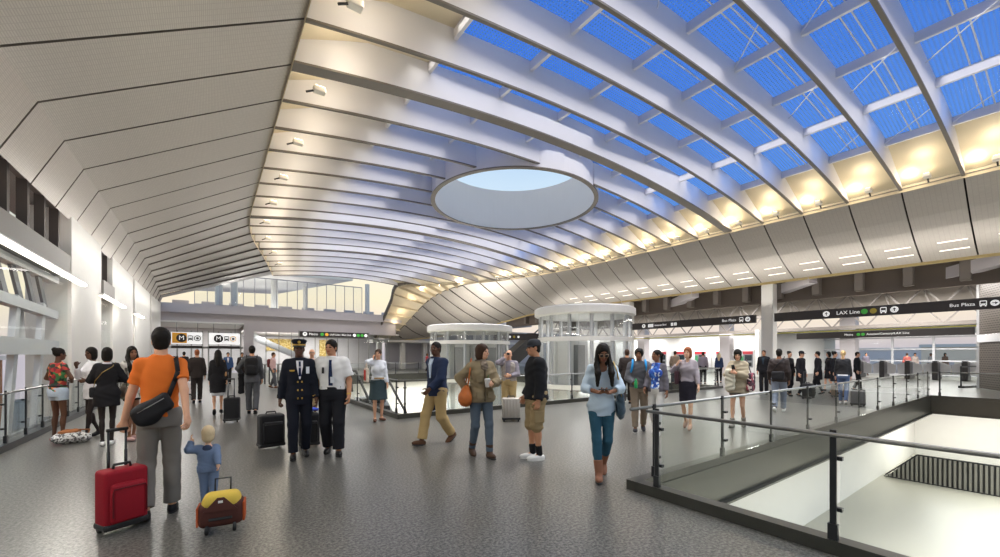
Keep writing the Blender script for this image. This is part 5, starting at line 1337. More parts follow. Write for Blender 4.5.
b = MB(); b.add([(-.15, .117, .2), (.15, .117, .2), (.03, .104, .31), (-.03, .104, .31), (-.15, .125, .2), (.15, .125, .2), (.03, .112, .31), (-.03, .112, .31)], ((3, 2, 1, 0), (4, 5, 6, 7), (0, 1, 5, 4), (1, 2, 6, 5), (2, 3, 7, 6), (3, 0, 4, 7))); b.build('flap', cl('bag_maroon', '#4e2c26', .7), r)
b = MB(); b.tube([(-.1, .116, .13), (.1, .116, .13)], .012, 6); b.build('handle', BLACK, r)
for s_ in (-1, 1):
    b = MB(); b.lathe((0, 0, 0), [(0, -.014), (.04, -.014), (.04, .014), (0, .014)], 16); b.v = [(s_ * .12 + vz, .09 + vx, .04 + vy) for vx, vy, vz in b.v]; b.build('wheel', BLACK, r, smooth=True)
b = MB(); b.tube([(-.07, -.08, .3), (-.07, -.1, .43), (.07, -.1, .43), (.07, -.08, .3)], .009, 8); b.build('pull_handle', DARKM, r, smooth=True)
b = MB(); b.box((-.02, .113, .265), (.02, .118, .285)); b.build('tag', WHITE, r)

# --- four women at the window
p = Person(58, 441, 345, 128, 'woman in a red and green floral top and denim shorts by the window railing', 'f', sk='dark', H=1.69, handR={'p': (.13, .17, 1.1), 'pole': (1, -.6, 0), 'curl': .4, 'd': (-.8, .4, .1)}, handL={'p': (.14, .16, 1.08), 'pole': (1, -.7, 0), 'curl': .4, 'd': (-.8, .4, .1)}, head=(-12, 0))
p.hair('bun', 'black'); p.top(ramp_mat('floral_red', [(0, '#23372a'), (.3, '#a8322c'), (.48, '#d9804e'), (.62, '#3f7a43'), (.8, '#7b2030')], 'cells', 16), .014, .93, 1.47, .42, 'floral_top', .005)
p.bottom(cl('denim_pale', '#b9c8d8', .9, var=.15, scale=30), .016, .36, 1.0, .012, 'denim_shorts'); p.body(); p.shoes(cl('sandal_red', '#b14a52', .6), None, name='sandal', grow=.002)
p.add('waist_bag', [('u', p_ell(p.ax(1.03) + V(0, .0, 0), V(.172, .135, .04)), 0)], NYL, .002)
w = fl(72, 443); r = empty('tote_bag', w, facing(w, 20)); tag(r, 'white patterned bag topped with an orange scarf, lying on the floor', 'bag')
P_, Q_ = nets([('u', p_ell(V(.05, 0, .11), V(.21, .15, .11)), 0), ('u', p_ell(V(-.12, .02, .08), V(.13, .11, .09)), .04), ('cut', V(0, 0, -1), 0.0), ('n', .008, 40, 1)], .009); mesh_obj('body', P_, Q_, ramp_mat('grey_pattern', [(0, '#6d6a68'), (.4, '#d6d3d0'), (.7, '#ebe9e6')], 'cells', 34), r)
P_, Q_ = nets([('u', p_ell(V(.03, 0, .2), V(.15, .1, .05)), 0), ('n', .008, 50, 2)], .009); mesh_obj('scarf', P_, Q_, K_('rust', '#a4683f'), r)
b = MB(); b.tube([(-.2, .02, .12), (-.22, .04, .21), (-.08, .05, .23), (.0, .05, .19)], .014, 7); b.build('handle', K_('rust', '#a4683f'), r, smooth=True)
BLK = K_('black', '#1c1b1e'); TIGHT = cl('black_tights', '#2b2321', .6)
p = Person(93, 437, 342, -62, 'woman in a long white shirt and black leggings, raising a hand to her chin', 'f', sk='dark', H=1.72, handR={'p': (.10, .24, 1.38), 'pole': (.6, -.5, -1), 'd': (-.2, .3, 1), 'curl': 1.1}, handL={'p': (.13, .2, 1.12), 'pole': (1, -.8, 0), 'curl': .5}, head=(10, -4), feet='strollL')
p.hair('bob', 'black'); p.top(K_('white', '#e4e3e6'), .02, .76, 1.47, 1.85, 'long_shirt', .005); p.body(TIGHT); p.shoes(cl('shoe_black', '#19181a', .4))
p = Person(107, 445, 345, 172, 'woman from behind in a black cardigan dress and dark tights', 'f', sk='brown', H=1.69, handR={'p': (.1, .22, 1.15), 'pole': (1, -.6, -.4)}, handL={'p': (.1, .22, 1.14), 'pole': (1, -.6, -.4)}, feet='together')
p.hair('bob', 'black'); p.top(BLK, .026, .7, 1.465, 1.9, 'cardigan_dress', .006, flare=.01); p.add('collar', [('u', p_ell(p.ax(1.462), V(.085, .075, .022)), 0)], K_('white', '#e4e3e6'), .002); p.body(TIGHT); p.shoes(cl('shoe_white', '#e4e2df', .5))
o = p.loose('shoulder_bag', [('u', p_rbox(p.ax(.95) + V(-.21, .03, 0), V(.05, .12, .09), .03), 0)], NYL, 'black chain-strap bag at the hip of the woman in the black cardigan dress', 'bag')
p.strap(o, [V(-.2, -.02, z(1.03)), V(-.17, p.front(1.15, -.15, .035, True), 1.15), V(-.05, p.front(1.3, 0, .035, True), 1.3), V(.1, p.front(1.4, .1, .035, True), 1.4), V(.13, 0, 1.475), V(.08, p.front(1.38, .08, .05), 1.38), V(-.19, .1, 1.03)], .007, mat('gold_chain', '#a98f52', .3, .9))
p = Person(131, 440, 343, 42, 'long-haired woman with folded arms in a pale floral tunic, leaning by the white pier', 'f', sk='brown', H=1.72, handR={'p': (-.08, .2, 1.17), 'pole': (1, -.4, -.6), 'd': (-1, .1, .1), 'n': (0, -1, 0)}, handL={'p': (-.08, .23, 1.14), 'pole': (1, -.4, -.6), 'd': (-1, .1, .1), 'n': (0, -1, 0)}, head=(-22, 0), feet='contra')
p.hair('long', 'black'); p.top(ramp_mat('floral_pale', [(0, '#7d7a70'), (.2, '#c9c4b8'), (.45, '#e6e2da'), (.75, '#8f8e7c')], 'cells', 14), .024, .78, 1.46, 1.3, 'tunic', .006)
p.bottom(BLK, .01, .42, .9, name='shorts'); p.body(); p.shoes(cl('sandal_pink', '#c8a09a', .6), None, name='sandal', grow=.002)
o = p.loose('handbag', [('u', p_ell(p.ax(.92) + V(.2, .06, 0), V(.07, .13, .1)), 0)], cl('taupe_leather', '#6f6257', .5), 'taupe handbag hanging beside the woman in the pale floral tunic', 'handbag'); p.strap(o, [V(.2, -.02, 1.0), V(.2, -.02, 1.25), V(.15, 0, 1.47), V(.19, .12, 1.25), V(.2, .12, 1.0)], .009, cl('taupe_leather', '#6f6257', .5))

# --- walkers heading for the lobby
BRN = K_('brownblack', '#2f2826'); 
def suit(p, m, shirt=True, trousers=None, tie=None, hem=.82, back=False):
    p.top(m, .024, hem, 1.49, 1.94, 'jacket', .004, .012, open_neck=None if back else .0)
    p.add('collar', [('u', p_ell(p.ax(1.468), V(.078, .072, .026)), 0)], m if back else (shirt if shirt not in (True, False) else K_('white', '#e4e3e6')), .001)
    p.bottom(trousers or m, .018, 1.97, 1.02, .016); p.shoes(cl('shoe_black', '#19181a', .4), BLACK)
    if not back:
        if shirt: p.ribbon('shirt_front', [(1.45, -.05, .05), (1.36, -.045, .045), (1.18, -.008, .008)], shirt if shirt is not True else K_('white', '#e4e3e6'), .024)
        if tie: p.ribbon('tie', [(1.44, -.016, .016), (1.4, -.014, .014), (1.22, -.02, .02)], tie, .031)
p = Person(197, 403, 349, 178, 'man with cropped auburn hair in a dark brown suit, walking to the lobby', sk='light', feet='strollR', H=1.76); p.hair('crop', 'red'); suit(p, BRN, back=True); p.body()
suitcase('pale pink hard suitcase beside the man in the dark brown suit', 188, 396, 170, .36, .5, .24, cl('pale_pink', '#d9cfcf', .4), .0, hard=True, wheels=4, pocket=False)
p = Person(184, 384, 355, 176, 'distant man in a dark suit, near the left lobby door', sk='tan', H=1.74); p.hair('short', 'black'); suit(p, BLK, back=True); p.body()
p = Person(228, 384, 353, 3, 'distant man in a blue jacket and white shirt coming from the lobby', sk='tan', H=1.72, feet='strollL'); p.hair('short', 'black'); suit(p, K_('bluejacket', '#37507a'), trousers=BLK); p.body()
p = Person(242, 384, 354, 8, 'distant person in dark brown, half hidden by the man with the backpack', sk='tan', H=1.70); p.hair('short', 'black'); suit(p, BRN); p.body()
p = Person(218, 415, 355, 178, 'woman with long black hair in a black coat and white skirt, pulling a black suitcase', 'f', sk='light', H=1.66, feet='strollR', heel=.05, handR={'p': (.24, -.08, .86), 'curl': 1})
p.hair('long', 'black'); p.top(BLK, .03, .58, 1.475, 1.92, 'coat', .005, .016); p.skirt(K_('white', '#e4e3e6'), .9, .5, .0); p.body(); p.shoes(cl('shoe_black', '#19181a', .4))
o = p.loose('shoulder_bag', [('u', p_ell(p.ax(1.08) + V(.21, -.02, 0), V(.05, .12, .13)), 0)], cl('tan_leather', '#b98a5c', .5), 'tan shoulder bag of the woman in the black coat', 'handbag'); p.strap(o, [V(.2, -.1, 1.15), V(.16, -.06, 1.48), V(.2, .08, 1.15)], .011, cl('tan_leather', '#b98a5c', .5))
suitcase('black upright suitcase pulled by the woman in the black coat', 232, 422, 170, .36, .52, .24, NYL, 1.0)
GRY = K_('suitgrey', '#55565a')
p = Person(252, 414, 346, 176, 'man in a grey suit with a black backpack, a dark jacket over his arm', sk='tan', H=1.82, feet='strollL', handL={'p': (.25, .14, 1.0), 'pole': (1, -.7, 0)}); p.hair('short', 'black'); suit(p, GRY, back=True); p.body()
p.add('carried_jacket', [('u', p_rbox(p.wri[1] + V(-.02, .0, -.2), V(.07, .11, .27), .05), 0)], BLK, .012, 22)
o = p.loose('backpack', [('u', p_rbox(p.ax(1.22) + V(0, -.2, 0), V(.16, .085, .22), .07), 0), ('u', p_rbox(p.ax(1.14) + V(0, -.28, 0), V(.12, .04, .11), .03), .02)], NYL, 'black backpack on the man in the grey suit', 'backpack')
for s_ in (-1, 1): p.strap(o, [V(s_ * .12, -.16, 1.4), V(s_ * .13, -.02, 1.485), V(s_ * .13, .12, 1.38), V(s_ * .17, .06, 1.15), V(s_ * .16, -.12, 1.05)], .014, NYL)
p = Person(273, 388, 353, 75, 'distant man in a pinkish shirt with a dark red backpack, walking past the post railing', sk='tan', H=1.70, feet='strollR'); p.hair('crop', 'brown'); p.top(K_('pinkish', '#c3a2a0'), .02, .95, 1.47, 1.9); p.bottom(GRY, .018, 1.97, 1.0, .015); p.shoes(cl('shoe_brown', '#5a3d2a', .6)); p.body()
o = p.loose('backpack', [('u', p_rbox(p.ax(1.22) + V(0, -.19, 0), V(.15, .08, .2), .07), 0)], K_('maroon', '#6b3034'), 'dark red backpack of the distant man in the pinkish shirt', 'backpack')

# --- airline crew
NAVY = K_('navyuniform', '#151823'); GOLDB = mat('gold_braid', '#c8a24a', .4, .5)
TIE = K_('tienavy', '#1f2a4a')
p = Person(299, 457, 341, 4, 'smiling pilot in a peaked cap and dark navy uniform with gold cuff stripes', sk='dark', H=1.78, wide=1.0, feet=((.09, .1, 0, 6, 4), (-.1, -.1, .015, -6, -10)), handR={'p': (.27, -.03, .87), 'curl': 1.0, 'pole': (.6, -1, 0)}, handL={'p': (.25, .1, .86), 'curl': .6, 'pole': (.6, -1, 0)}, head=(-4, -2))
p.hair('crop', 'black'); suit(p, NAVY, hem=.80, tie=TIE); p.body()
for i, (r0) in enumerate((.86, .92)):
    for k in (0, 1): p.band('cuff_stripe', k, r0 - .045, r0 - .01, .056, GOLDB)
for z_ in (1.14, 1.02, .9):
    for x in (-.03, .03): p.ribbon('button', [(z_ + .012, x - .01, x + .01), (z_ - .012, x - .01, x + .01)], GOLDB, .03)
p.ribbon('wings_badge', [(1.315, .07, .15), (1.295, .08, .14)], GOLDB, .026); p.ribbon('identity_card', [(1.36, -.14, -.09), (1.26, -.14, -.09)], K_('cardwhite', '#dfe3e8'), .028)
hm = p.headM(); q = empty('peaked_cap', (0, 0, 0)); q.parent = p.root
b = MB(); b.lathe((0, -.012, .06), [(.092, -.01), (.095, .02), (.116, .052), (.11, .07), (.06, .08), (0, .082)], 28); b.v = [hm @ Vector((x, y * 1.12, z_ + (y > 0) * .02 * y / .1)) for x, y, z_ in b.v]; b.build('crown', NAVY, q, smooth=True)
b = MB(); b.lathe((0, -.012, .06), [(.095, -.012), (.099, -.01), (.099, .01), (.095, .012)], 28); b.v = [hm @ Vector((x, y * 1.12, z_)) for x, y, z_ in b.v]; b.build('gold_band', GOLDB, q, smooth=True)
b = MB(); vs = []
for i in range(13):
    t = R(18 + 144 * i / 12); c, s_ = math.cos(t), math.sin(t); vs += [(c * .097, s_ * .108 - .01, .052), (c * .1, s_ * .155 - .012, .036), (c * .097, s_ * .108 - .01, .046), (c * .1, s_ * .153 - .012, .03)]
b.add([hm @ Vector(v) for v in vs], [f for i in range(12) for f in ((4 * i, 4 * i + 1, 4 * i + 5, 4 * i + 4), (4 * i + 3, 4 * i + 2, 4 * i + 6, 4 * i + 7), (4 * i + 1, 4 * i + 3, 4 * i + 7, 4 * i + 5))]); b.build('peak', BLACK, q, smooth=True)
b = MB(); b.lathe((0, 0, 0), [(0, .012), (.018, .008), (.022, 0)], 14); b.v = [hm @ Vector((x, .112 + z_, .1 + y)) for x, y, z_ in b.v]; b.build('cap_badge', GOLDB, q)
suitcase('black fabric suitcase in the right hand of the uniformed pilot in the cap', 271, 449, 14, .42, .52, .26, NYL, .0, lean=0, Y=6.75)
p = Person(332, 454, 342, -10, 'pilot in a white short-sleeved shirt and navy tie, turning to his colleague', sk='tan', H=1.81, wide=1.1, feet=((.08, -.13, .02, 4, -12), (-.12, .13, 0, -14, 6)), handR={'p': (.2, -.06, .86), 'curl': .9}, handL={'p': (.27, .09, .9), 'curl': .55, 'pole': (.7, -1, 0)}, head=(-20, -3))
p.hair('short', 'black'); p.top(K_('shirtwhite', '#e9e8e6'), .026, 1.0, 1.485, .8, 'shirt', .005, sleeve_off=.034); p.bottom(cl('trouser_black', '#191a20', .8), .026, 1.96, 1.04, .022); p.shoes(cl('shoe_black', '#19181a', .4), BLACK); p.body()
p.ribbon('tie', [(1.44, -.02, .02), (1.40, -.018, .018), (1.2, -.028, .028), (1.06, -.03, .03)], TIE, .028); p.ribbon('identity_card', [(1.19, -.06, .0), (1.1, -.06, .0)], K_('cardwhite', '#dfe3e8'), .042); p.ribbon('folded_glasses', [(1.33, .09, .12), (1.24, .09, .13)], BLACK, .03)
p.add('collar', [('u', p_ell(p.ax(1.475), V(.075, .07, .025)), 0)], K_('shirtwhite', '#e9e8e6'), .001); p.band('watch', 1, .86, .93, .037, GOLDB)
for s_ in (-1, 1): 
    b = MB(); b.hexa([Vector((p.sho[0 if s_ > 0 else 1][0] - s_ * .09 + dx, p.ax(1.45)[1] + dy, p.tz(1.462) + dz - abs(dx) * .3)) for dz in (.0, .012) for dx, dy in ((-.05, -.03), (.05, -.03), (.05, .03), (-.05, .03))]); b.build('epaulette', NAVY, p.root)
b = MB(); b.bar(p.ax(1.03) + V(-.14, .115, 0), p.ax(1.03) + V(.14, .115, 0), .012, .035); b.build('belt', BLACK, p.root)
suitcase('black fabric suitcase standing between the two pilots, a blue cloth on its top', 309, 449, 5, .34, .52, .25, NYL, .0, Y=6.85)
P_, Q_ = nets([('u', p_ell(V(0, 0, .02), V(.17, .1, .035)), 0), ('cut', V(0, 0, -1), 0.0), ('n', .006, 50, 1)], .009); w = at(309, 449, 6.85); o = mesh_obj('blue_cloth', P_, Q_, cl('cloth_blue', '#2f49b0', .8)); o.location = (w.x, w.y, .605); tag(o, 'bright blue folded cloth on the suitcase between the two pilots', 'cloth')
p = Person(312, 411, 352, 0, 'bald man in a pale pink polo shirt, half hidden behind the two pilots', sk='light', H=1.74, feet='strollL'); p.hairc = 'grey'; p.top(K_('polo', '#d8b9ad'), .02, .93, 1.47, .6); p.bottom(K_('khaki', '#a68f6c'), .018, 1.95, 1.0, .015); p.shoes(cl('shoe_brown', '#5a3d2a', .6)); p.body()

# --- around the escalator corner
p = Person(378, 421, 347, 14, 'woman on the phone in a white blouse and dark green skirt', 'f', sk='light', H=1.70, feet='contra', handR={'p': (.135, .075, 1.5), 'pole': (1, .3, -1), 'd': (-.12, -.05, 1), 'n': (-1, 0, 0), 'curl': .7}, handL={'p': (.2, .12, .88), 'curl': .4}, head=(-28, 0))
p.hair('bun', 'brown'); p.top(K_('blouse', '#dfe3ea'), .02, 1.0, 1.47, 1.85, 'blouse', .005); p.skirt(K_('greenskirt', '#36454a'), 1.05, .53, .05); p.body(); p.shoes(cl('sandal_brown', '#6b4a3c', .6), None, name='sandal', grow=.002)
p.ribbon('belt', [(1.06, -.12, .12), (1.03, -.12, .12)], cl('belt_tan', '#a3844c', .5), .018)
b = MB(); c_ = p.wri[0] + p.hd[0][0] * .08 + p.hd[0][1] * .028; b.bar(c_ - V(0, .0, .065), c_ + V(0, 0, .065), .012, .06, 0, (0, 1, 0)); o = b.build('phone', BLACK, None); o.matrix_world = p.M; tag(o, 'phone held to the ear of the woman in the white blouse', 'phone')
e = p.elb[0]
o = p.loose('tote_bag', [('u', p_rbox(e + V(.02, .03, -.3), V(.035, .13, .17), .02), 0)], cl('tote_cream', '#dccfbf', .8), 'cream tote with a red print hanging from the elbow of the woman on the phone', 'bag', .006)
p.strap(o, [e + V(.02, -.06, -.14), e + V(.02, .0, .04), e + V(.02, .12, -.14)], .01, cl('tote_cream', '#dccfbf', .8))
b = MB(); b.rbox(e + V(.052, -.05, -.42), e + V(.066, .12, -.18), .012, 2); p.lpart(o, 'print', b, cl('tote_red', '#c23a34', .8))
KH = K_('khakitan', '#b39a6c'); 
p = Person(437, 443, 340, -48, 'man striding in a navy blazer, pale blue shirt and khaki trousers', sk='dark', H=1.84, feet='walkR', handR={'p': (.22, -.16, .95), 'curl': .8}, handL={'p': (.12, .27, .97), 'pole': (.8, -1, .1), 'curl': .5}, head=(12, 0))
p.hair('crop', 'black'); p.top(K_('blazer', '#27324c'), .026, .84, 1.475, 1.93, 'blazer', .004, .012); p.ribbon('shirt_front', [(1.46, -.04, .04), (1.36, -.035, .035), (1.14, -.008, .008)], K_('paleblue', '#c6d4e6'), .027); p.add('collar', [('u', p_ell(p.ax(1.472), V(.075, .068, .024)), 0)], K_('paleblue', '#c6d4e6'), .001)
p.bottom(KH, .022, 1.96, 1.0, .02); p.shoes(cl('shoe_brown', '#4a3020', .5), BLACK); p.body()
o = p.loose('briefcase', [('u', p_rbox(p.wri[0] + V(.0, .0, -.25), V(.045, .16, .14), .03), 0)], cl('bag_dark_blue', '#20263a', .6), 'dark blue document bag in the hand of the man in the navy blazer', 'bag'); p.strap(o, [p.wri[0] + V(0, -.07, -.12), p.wri[0] + V(0, -.05, -.08), p.wri[0] + V(0, .05, -.08), p.wri[0] + V(0, .07, -.12)], .009)
OLV = K_('olivejacket', '#8b7c61')
p = Person(481, 456, 345, 22, 'brown-haired woman in an olive field jacket, scarf and grey jeans, holding a cup', 'f', sk='light', H=1.74, wide=1.05, feet='strollL', handR={'p': (.2, -.06, 1.03), 'pole': (1, -.5, .2), 'd': (-.6, .5, -.4), 'curl': .7}, handL={'p': (.06, .27, 1.14), 'pole': (1, -.7, -.3), 'd': (-.55, .8, .15), 'n': (-.8, -.5, 0), 'curl': .75}, head=(38, -2))
p.hair('bob', 'brown'); p.top(OLV, .036, .86, 1.475, 1.92, 'field_jacket', .008, .015, sleeve_off=.03); p.bottom(cl('jeans_grey', '#56626f', .85, var=.12, scale=30), .008, 1.97, .98, .008, 'jeans'); p.shoes(cl('boot_brown', '#4a362a', .6), BLACK, boot=.28, name='boot'); p.body()
p.add('scarf', [('u', p_ell(p.ax(1.455) + V(0, .01, .01), V(.1, .1, .05)), 0), ('u', p_ell(p.ax(1.39) + V(-.01, .11, 0), V(.06, .05, .08)), .03)], K_('scarfgrey', '#7d7062'), .012, 50)
for z_ in (1.22, .98):
    for x0, x1 in ((-.13, -.04), (.04, .13)): p.ribbon('pocket', [(z_ + .04, x0, x1), (z_ - .05, x0, x1)], OLV, .045)
p.ribbon('zip', [(1.36, -.008, .008), (.88, -.008, .008)], K_('zipdark', '#5a4f3e'), .044)
c_ = p.wri[1] + p.hd[1][0] * .085 + p.hd[1][1] * .045
r = empty('paper_cup', p.M @ Vector(c_ - V(0, 0, .05))); tag(r, 'white paper cup in the hand of the woman in the olive jacket', 'cup')
b = MB(); b.lathe((0, 0, 0), [(0, 0), (.03, 0), (.041, .105), (.043, .108)], 20); b.build('cup', cl('paper_white', '#ebe9e4', .6), r, smooth=True); b = MB(); b.lathe((0, 0, .105), [(.044, 0), (.045, .012), (.038, .022), (0, .022)], 20); b.build('lid', cl('lid_white', '#dedcd8', .4), r, smooth=True)
b = MB(); b.tube([(0.01, 0, .12), (.02, 0, .18)], .004, 6); b.build('stirrer', cl('straw_green', '#3b7a4a', .5), r)
o = p.loose('handbag', [('u', p_ell(p.ax(.98) + V(.27, .03, -.06), V(.10, .15, .13)), 0), ('u', p_ell(p.ax(1.08) + V(.25, .03, -.03), V(.05, .08, .07)), .06)], cl('orange_leather', '#b4642f', .5), 'orange-brown slouchy handbag at the hip of the woman in the olive jacket', 'handbag', .005); p.strap(o, [V(.25, -.05, 1.06), V(.19, -.02, 1.35), V(.16, 0, 1.5), V(.2, .06, 1.35), V(.25, .08, 1.06)], .012, cl('orange_leather', '#b4642f', .5))
p = Person(509, 418, 353, -4, 'older man in a grey vest lifting a camera to his face behind a silver suitcase', sk='light', H=1.68, handR={'p': (.07, .2, 1.56), 'pole': (1, .1, -.8), 'd': (-.3, 0, 1), 'n': (-.3, -1, 0), 'curl': .7}, handL={'p': (.03, .22, 1.1), 'pole': (1, -.6, -.2), 'curl': .5}); p.hairc = 'grey'
p.top(K_('greyviolet', '#8d8790'), .02, .95, 1.47, 1.85); p.add('vest', [('u', p_loft([(z_, cx, cy, rx + .035, ry + .03) for z_, cx, cy, rx, ry in p.secs()]), 0), ('cut', V(0, 0, -1), -p.tz(.96)), ('cut', V(0, 0, 1), p.tz(1.44)), ('s', p_rbox(p.ax(1.2) + V(.02, .2, 0), V(.06, .2, .4), .02), .01)], K_('vest', '#a39a92'), .006); p.bottom(KH, .022, 1.96, 1.0, .02); p.shoes(cl('shoe_brown', '#5a3d2a', .6)); p.body()
c_ = p.wri[0] + p.hd[0][0] * .09 + V(-.02, -.01, 0); b = MB(); b.rbox(c_ - V(.05, .02, .03), c_ + V(.05, .02, .03), .008, 2); b.tube([c_ + V(0, .02, 0), c_ + V(0, .06, 0)], .022, 10); o = b.build('camera_compact', BLACK, None); o.matrix_world = p.M; tag(o, 'small black camera held up by the older man in the vest', 'camera')
suitcase('silver hard suitcase standing in front of the older man in the vest', 511, 421, 4, .42, .5, .24, cl('silver_shell', '#aaa49c', .35, spec=.5) if False else mat('silver_shell', '#aaa49c', .35, .3), .0, hard=True, wheels=4, pocket=False)
p = Person(536, 459, 338, -72, 'man in a dark cap, black jacket, khaki cargo shorts and white trainers', sk='tan', H=1.79, wide=1.08, feet='together', handR={'p': (.24, .1, .9), 'curl': .6}, handL={'p': (.25, .05, .88), 'curl': .6}, head=(6, -4))
p.hair('crop', 'black'); p.top(K_('blackjacket', '#1d1e22'), .032, .88, 1.485, 1.93, 'jacket', .005, .01); p.bottom(K_('cargo', '#9a8663', var=.08, scale=10), .028, 1.04, 1.0, .03, 'cargo_shorts', .007); p.shoes(cl('trainer_white', '#e6e5e2', .5), WHITE, name='trainer', grow=.006); p.body()
p.add('collar', [('u', p_ell(p.ax(1.475), V(.085, .08, .03)), 0)], K_('blackjacket', '#1d1e22'), .002)
for i in (0, 1): p.add('sock', [('u', p_cap(p.ank[i], p.ank[i] * .75 + p.knee[i] * .25, .046, .05), 0)], BLK, 0)
for i, s_ in ((0, 1), (1, -1)): p.add('pocket', [('u', p_rbox(p.hip[i] * .35 + p.knee[i] * .65 + V(s_ * .098, 0, 0), V(.018, .075, .085), .012), 0)], K_('cargo', '#9a8663'), .003)
def capm(p, m, name='baseball_cap'):
    hm = p.headM(); q = empty(name); q.parent = p.root
    b = MB(); b.lathe((0, -.014, .03), [(.091, -.0), (.092, .03), (.08, .07), (.05, .096), (0, .104)], 24); b.v = [hm @ Vector((x, y * 1.18, z_)) for x, y, z_ in b.v]; b.build('crown', m, q, smooth=True)
    b = MB(); vs = []
    for i in range(13):
        t = R(20 + 140 * i / 12); c, s_ = math.cos(t), math.sin(t); vs += [(c * .09, s_ * .107 - .014, .036), (c * .085, s_ * .19 - .014, .022), (c * .09, s_ * .107 - .014, .03), (c * .085, s_ * .187 - .014, .016)]
    b.add([hm @ Vector(v) for v in vs], [f for i in range(12) for f in ((4 * i, 4 * i + 1, 4 * i + 5, 4 * i + 4), (4 * i + 3, 4 * i + 2, 4 * i + 6, 4 * i + 7), (4 * i + 1, 4 * i + 3, 4 * i + 7, 4 * i + 5))]); b.build('peak', m, q, smooth=True)
capm(p, K_('capgrey', '#34363b'))

# --- woman reading her phone
p = Person(602, 477, 337, 4, 'long-haired woman in sunglasses, pale blue top and teal jeans, walking and reading a phone', 'f', sk='brown', H=1.74, wide=.92, feet=((.05, .17, 0, 2, 2), (-.03, -.2, .06, -2, -34)), handR={'p': (.06, .27, 1.13), 'pole': (1, -.5, -.5), 'd': (-.85, .45, .1), 'n': (.1, .1, 1), 'curl': .5}, handL={'p': (.07, .27, 1.13), 'pole': (1, -.5, -.5), 'd': (-.85, .45, .1), 'n': (.1, .1, 1), 'curl': .5}, head=(6, -24))
p.hair('long', 'black'); p.top(K_('paleblue2', '#b9cad8', var=.05, scale=8), .024, .82, 1.455, 1.5, 'sweater', .006, .012, open_neck=.085); p.bottom(cl('jeans_teal', '#2f5568', .85, var=.14, scale=24), .008, 1.9, .98, .004, 'jeans'); p.shoes(cl('boot_tan', '#8b5f49', .6, var=.1, scale=20), BLACK, boot=.42, name='boot'); p.body()
hm = p.headM(); q = empty('sunglasses'); q.parent = p.root
for s_ in (-1, 1):
    b = MB(); b.lathe((0, 0, 0), [(0, .006), (.021, .004), (.024, 0)], 16); b.v = [hm @ Vector((s_ * .031 + x, .099 + z_ - .01 * abs(x), .004 + y * .85)) for x, y, z_ in b.v]; b.build('lens', mat('dark_lens', '#221a16', .1), q, smooth=True)
    b = MB(); b.tube([hm @ Vector((s_ * .031 + .0255 * math.cos(t), .099, .004 + .0215 * math.sin(t))) for t in [i * 2 * math.pi / 16 for i in range(17)]], .003, 5); b.tube([hm @ Vector((s_ * .055, .096, .008)), hm @ Vector((s_ * .078, .0, .006))], .0025, 5); b.build('rim', cl('rim_tan', '#9a8470', .4), q)
c_ = (p.wri[0] + p.hd[0][0] * .11 + p.wri[1] + p.hd[1][0] * .11) / 2 + V(0, .02, .03); b = MB(); b.rbox(c_ - V(.07, .035, .005), c_ + V(.07, .035, .005), .004, 2); o = b.build('phone', BLACK, None); o.matrix_world = p.M; tag(o, 'dark phone held in both hands by the woman in the pale blue top', 'phone')
o = p.loose('shoulder_bag', [('u', p_ell(p.ax(.94) + V(-.24, .0, -.04), V(.06, .15, .13)), 0), ('u', p_rbox(p.ax(1.02) + V(-.235, 0, 0), V(.045, .13, .08), .03), .03)], cl('slate_leather', '#3c4d5a', .45), 'slate blue shoulder bag with a chain strap, on the woman in the pale blue top', 'handbag', .006)
p.strap(o, [V(-.235, -.09, 1.04), V(-.2, -.06, 1.3), V(-.145, .0, 1.475), V(-.18, .1, 1.35), V(-.235, .11, 1.04)], .008, mat('gold_chain', '#a98f52', .3, .9))

# --- young pair and the people on the bridge
p = Person(627, 404, 350, 176, 'man in a dark suit seen from behind, beyond the two teenagers', sk='tan', H=1.76, feet='strollR'); p.hair('crop', 'brown'); suit(p, BRN, back=True); p.body()
p = Person(639, 431, 347, 2, 'teenager in a grey sweater with bright blue backpack straps and khaki trousers', sk='brown', H=1.70, feet='strollR', handR={'p': (.1, .22, 1.02), 'pole': (1, -.8, -.2), 'curl': 1.0, 'd': (-.3, 1, .1)}, handL={'p': (.2, .1, .9)}, head=(-10, 0))
p.hair('afro', 'black'); p.top(K_('greysweater', '#5b5c62'), .026, .92, 1.475, 1.93, 'sweater', .006); p.bottom(K_('khaki2', '#8b7c6c'), .016, 1.95, 1.0, .01); p.shoes(cl('shoe_dkgrey', '#35343a', .6), WHITE, name='trainer'); p.body()
CY = cl('bright_blue', '#2a93d8', .7)
o = p.loose('backpack', [('u', p_rbox(p.ax(1.25) + V(0, -.2, 0), V(.15, .08, .21), .07), 0)], CY, 'bright blue backpack worn by the teenager in the grey sweater', 'backpack')
for s_ in (-1, 1): p.strap(o, [V(s_ * .13, -.16, 1.42), V(s_ * .13, -.02, 1.49), V(s_ * .135, .11, 1.41), V(s_ * .15, .12, 1.3), V(s_ * .2, .02, 1.15), V(s_ * .16, -.12, 1.1)], .024, CY)
c_ = p.wri[0] + p.hd[0][0] * .09; b = MB(); b.lathe(c_ - V(0, 0, .09), [(0, 0), (.032, 0), (.034, .02), (.034, .13), (.016, .17), (.016, .19), (0, .19)], 14); o = b.build('drink_bottle', cl('bottle_green', '#2f9a5a', .3), None, smooth=True); o.matrix_world = p.M; tag(o, 'green drink bottle in the hand of the teenager with the blue backpack', 'bottle')
p = Person(657, 434, 350, -22, 'teenage girl with a ponytail in a blue patterned top, grey cardigan and white trousers', 'f', sk='brown', H=1.68, feet='strollL', head=(-30, 4), handR={'p': (.2, .16, .95)}, handL={'p': (.23, .06, .9)})
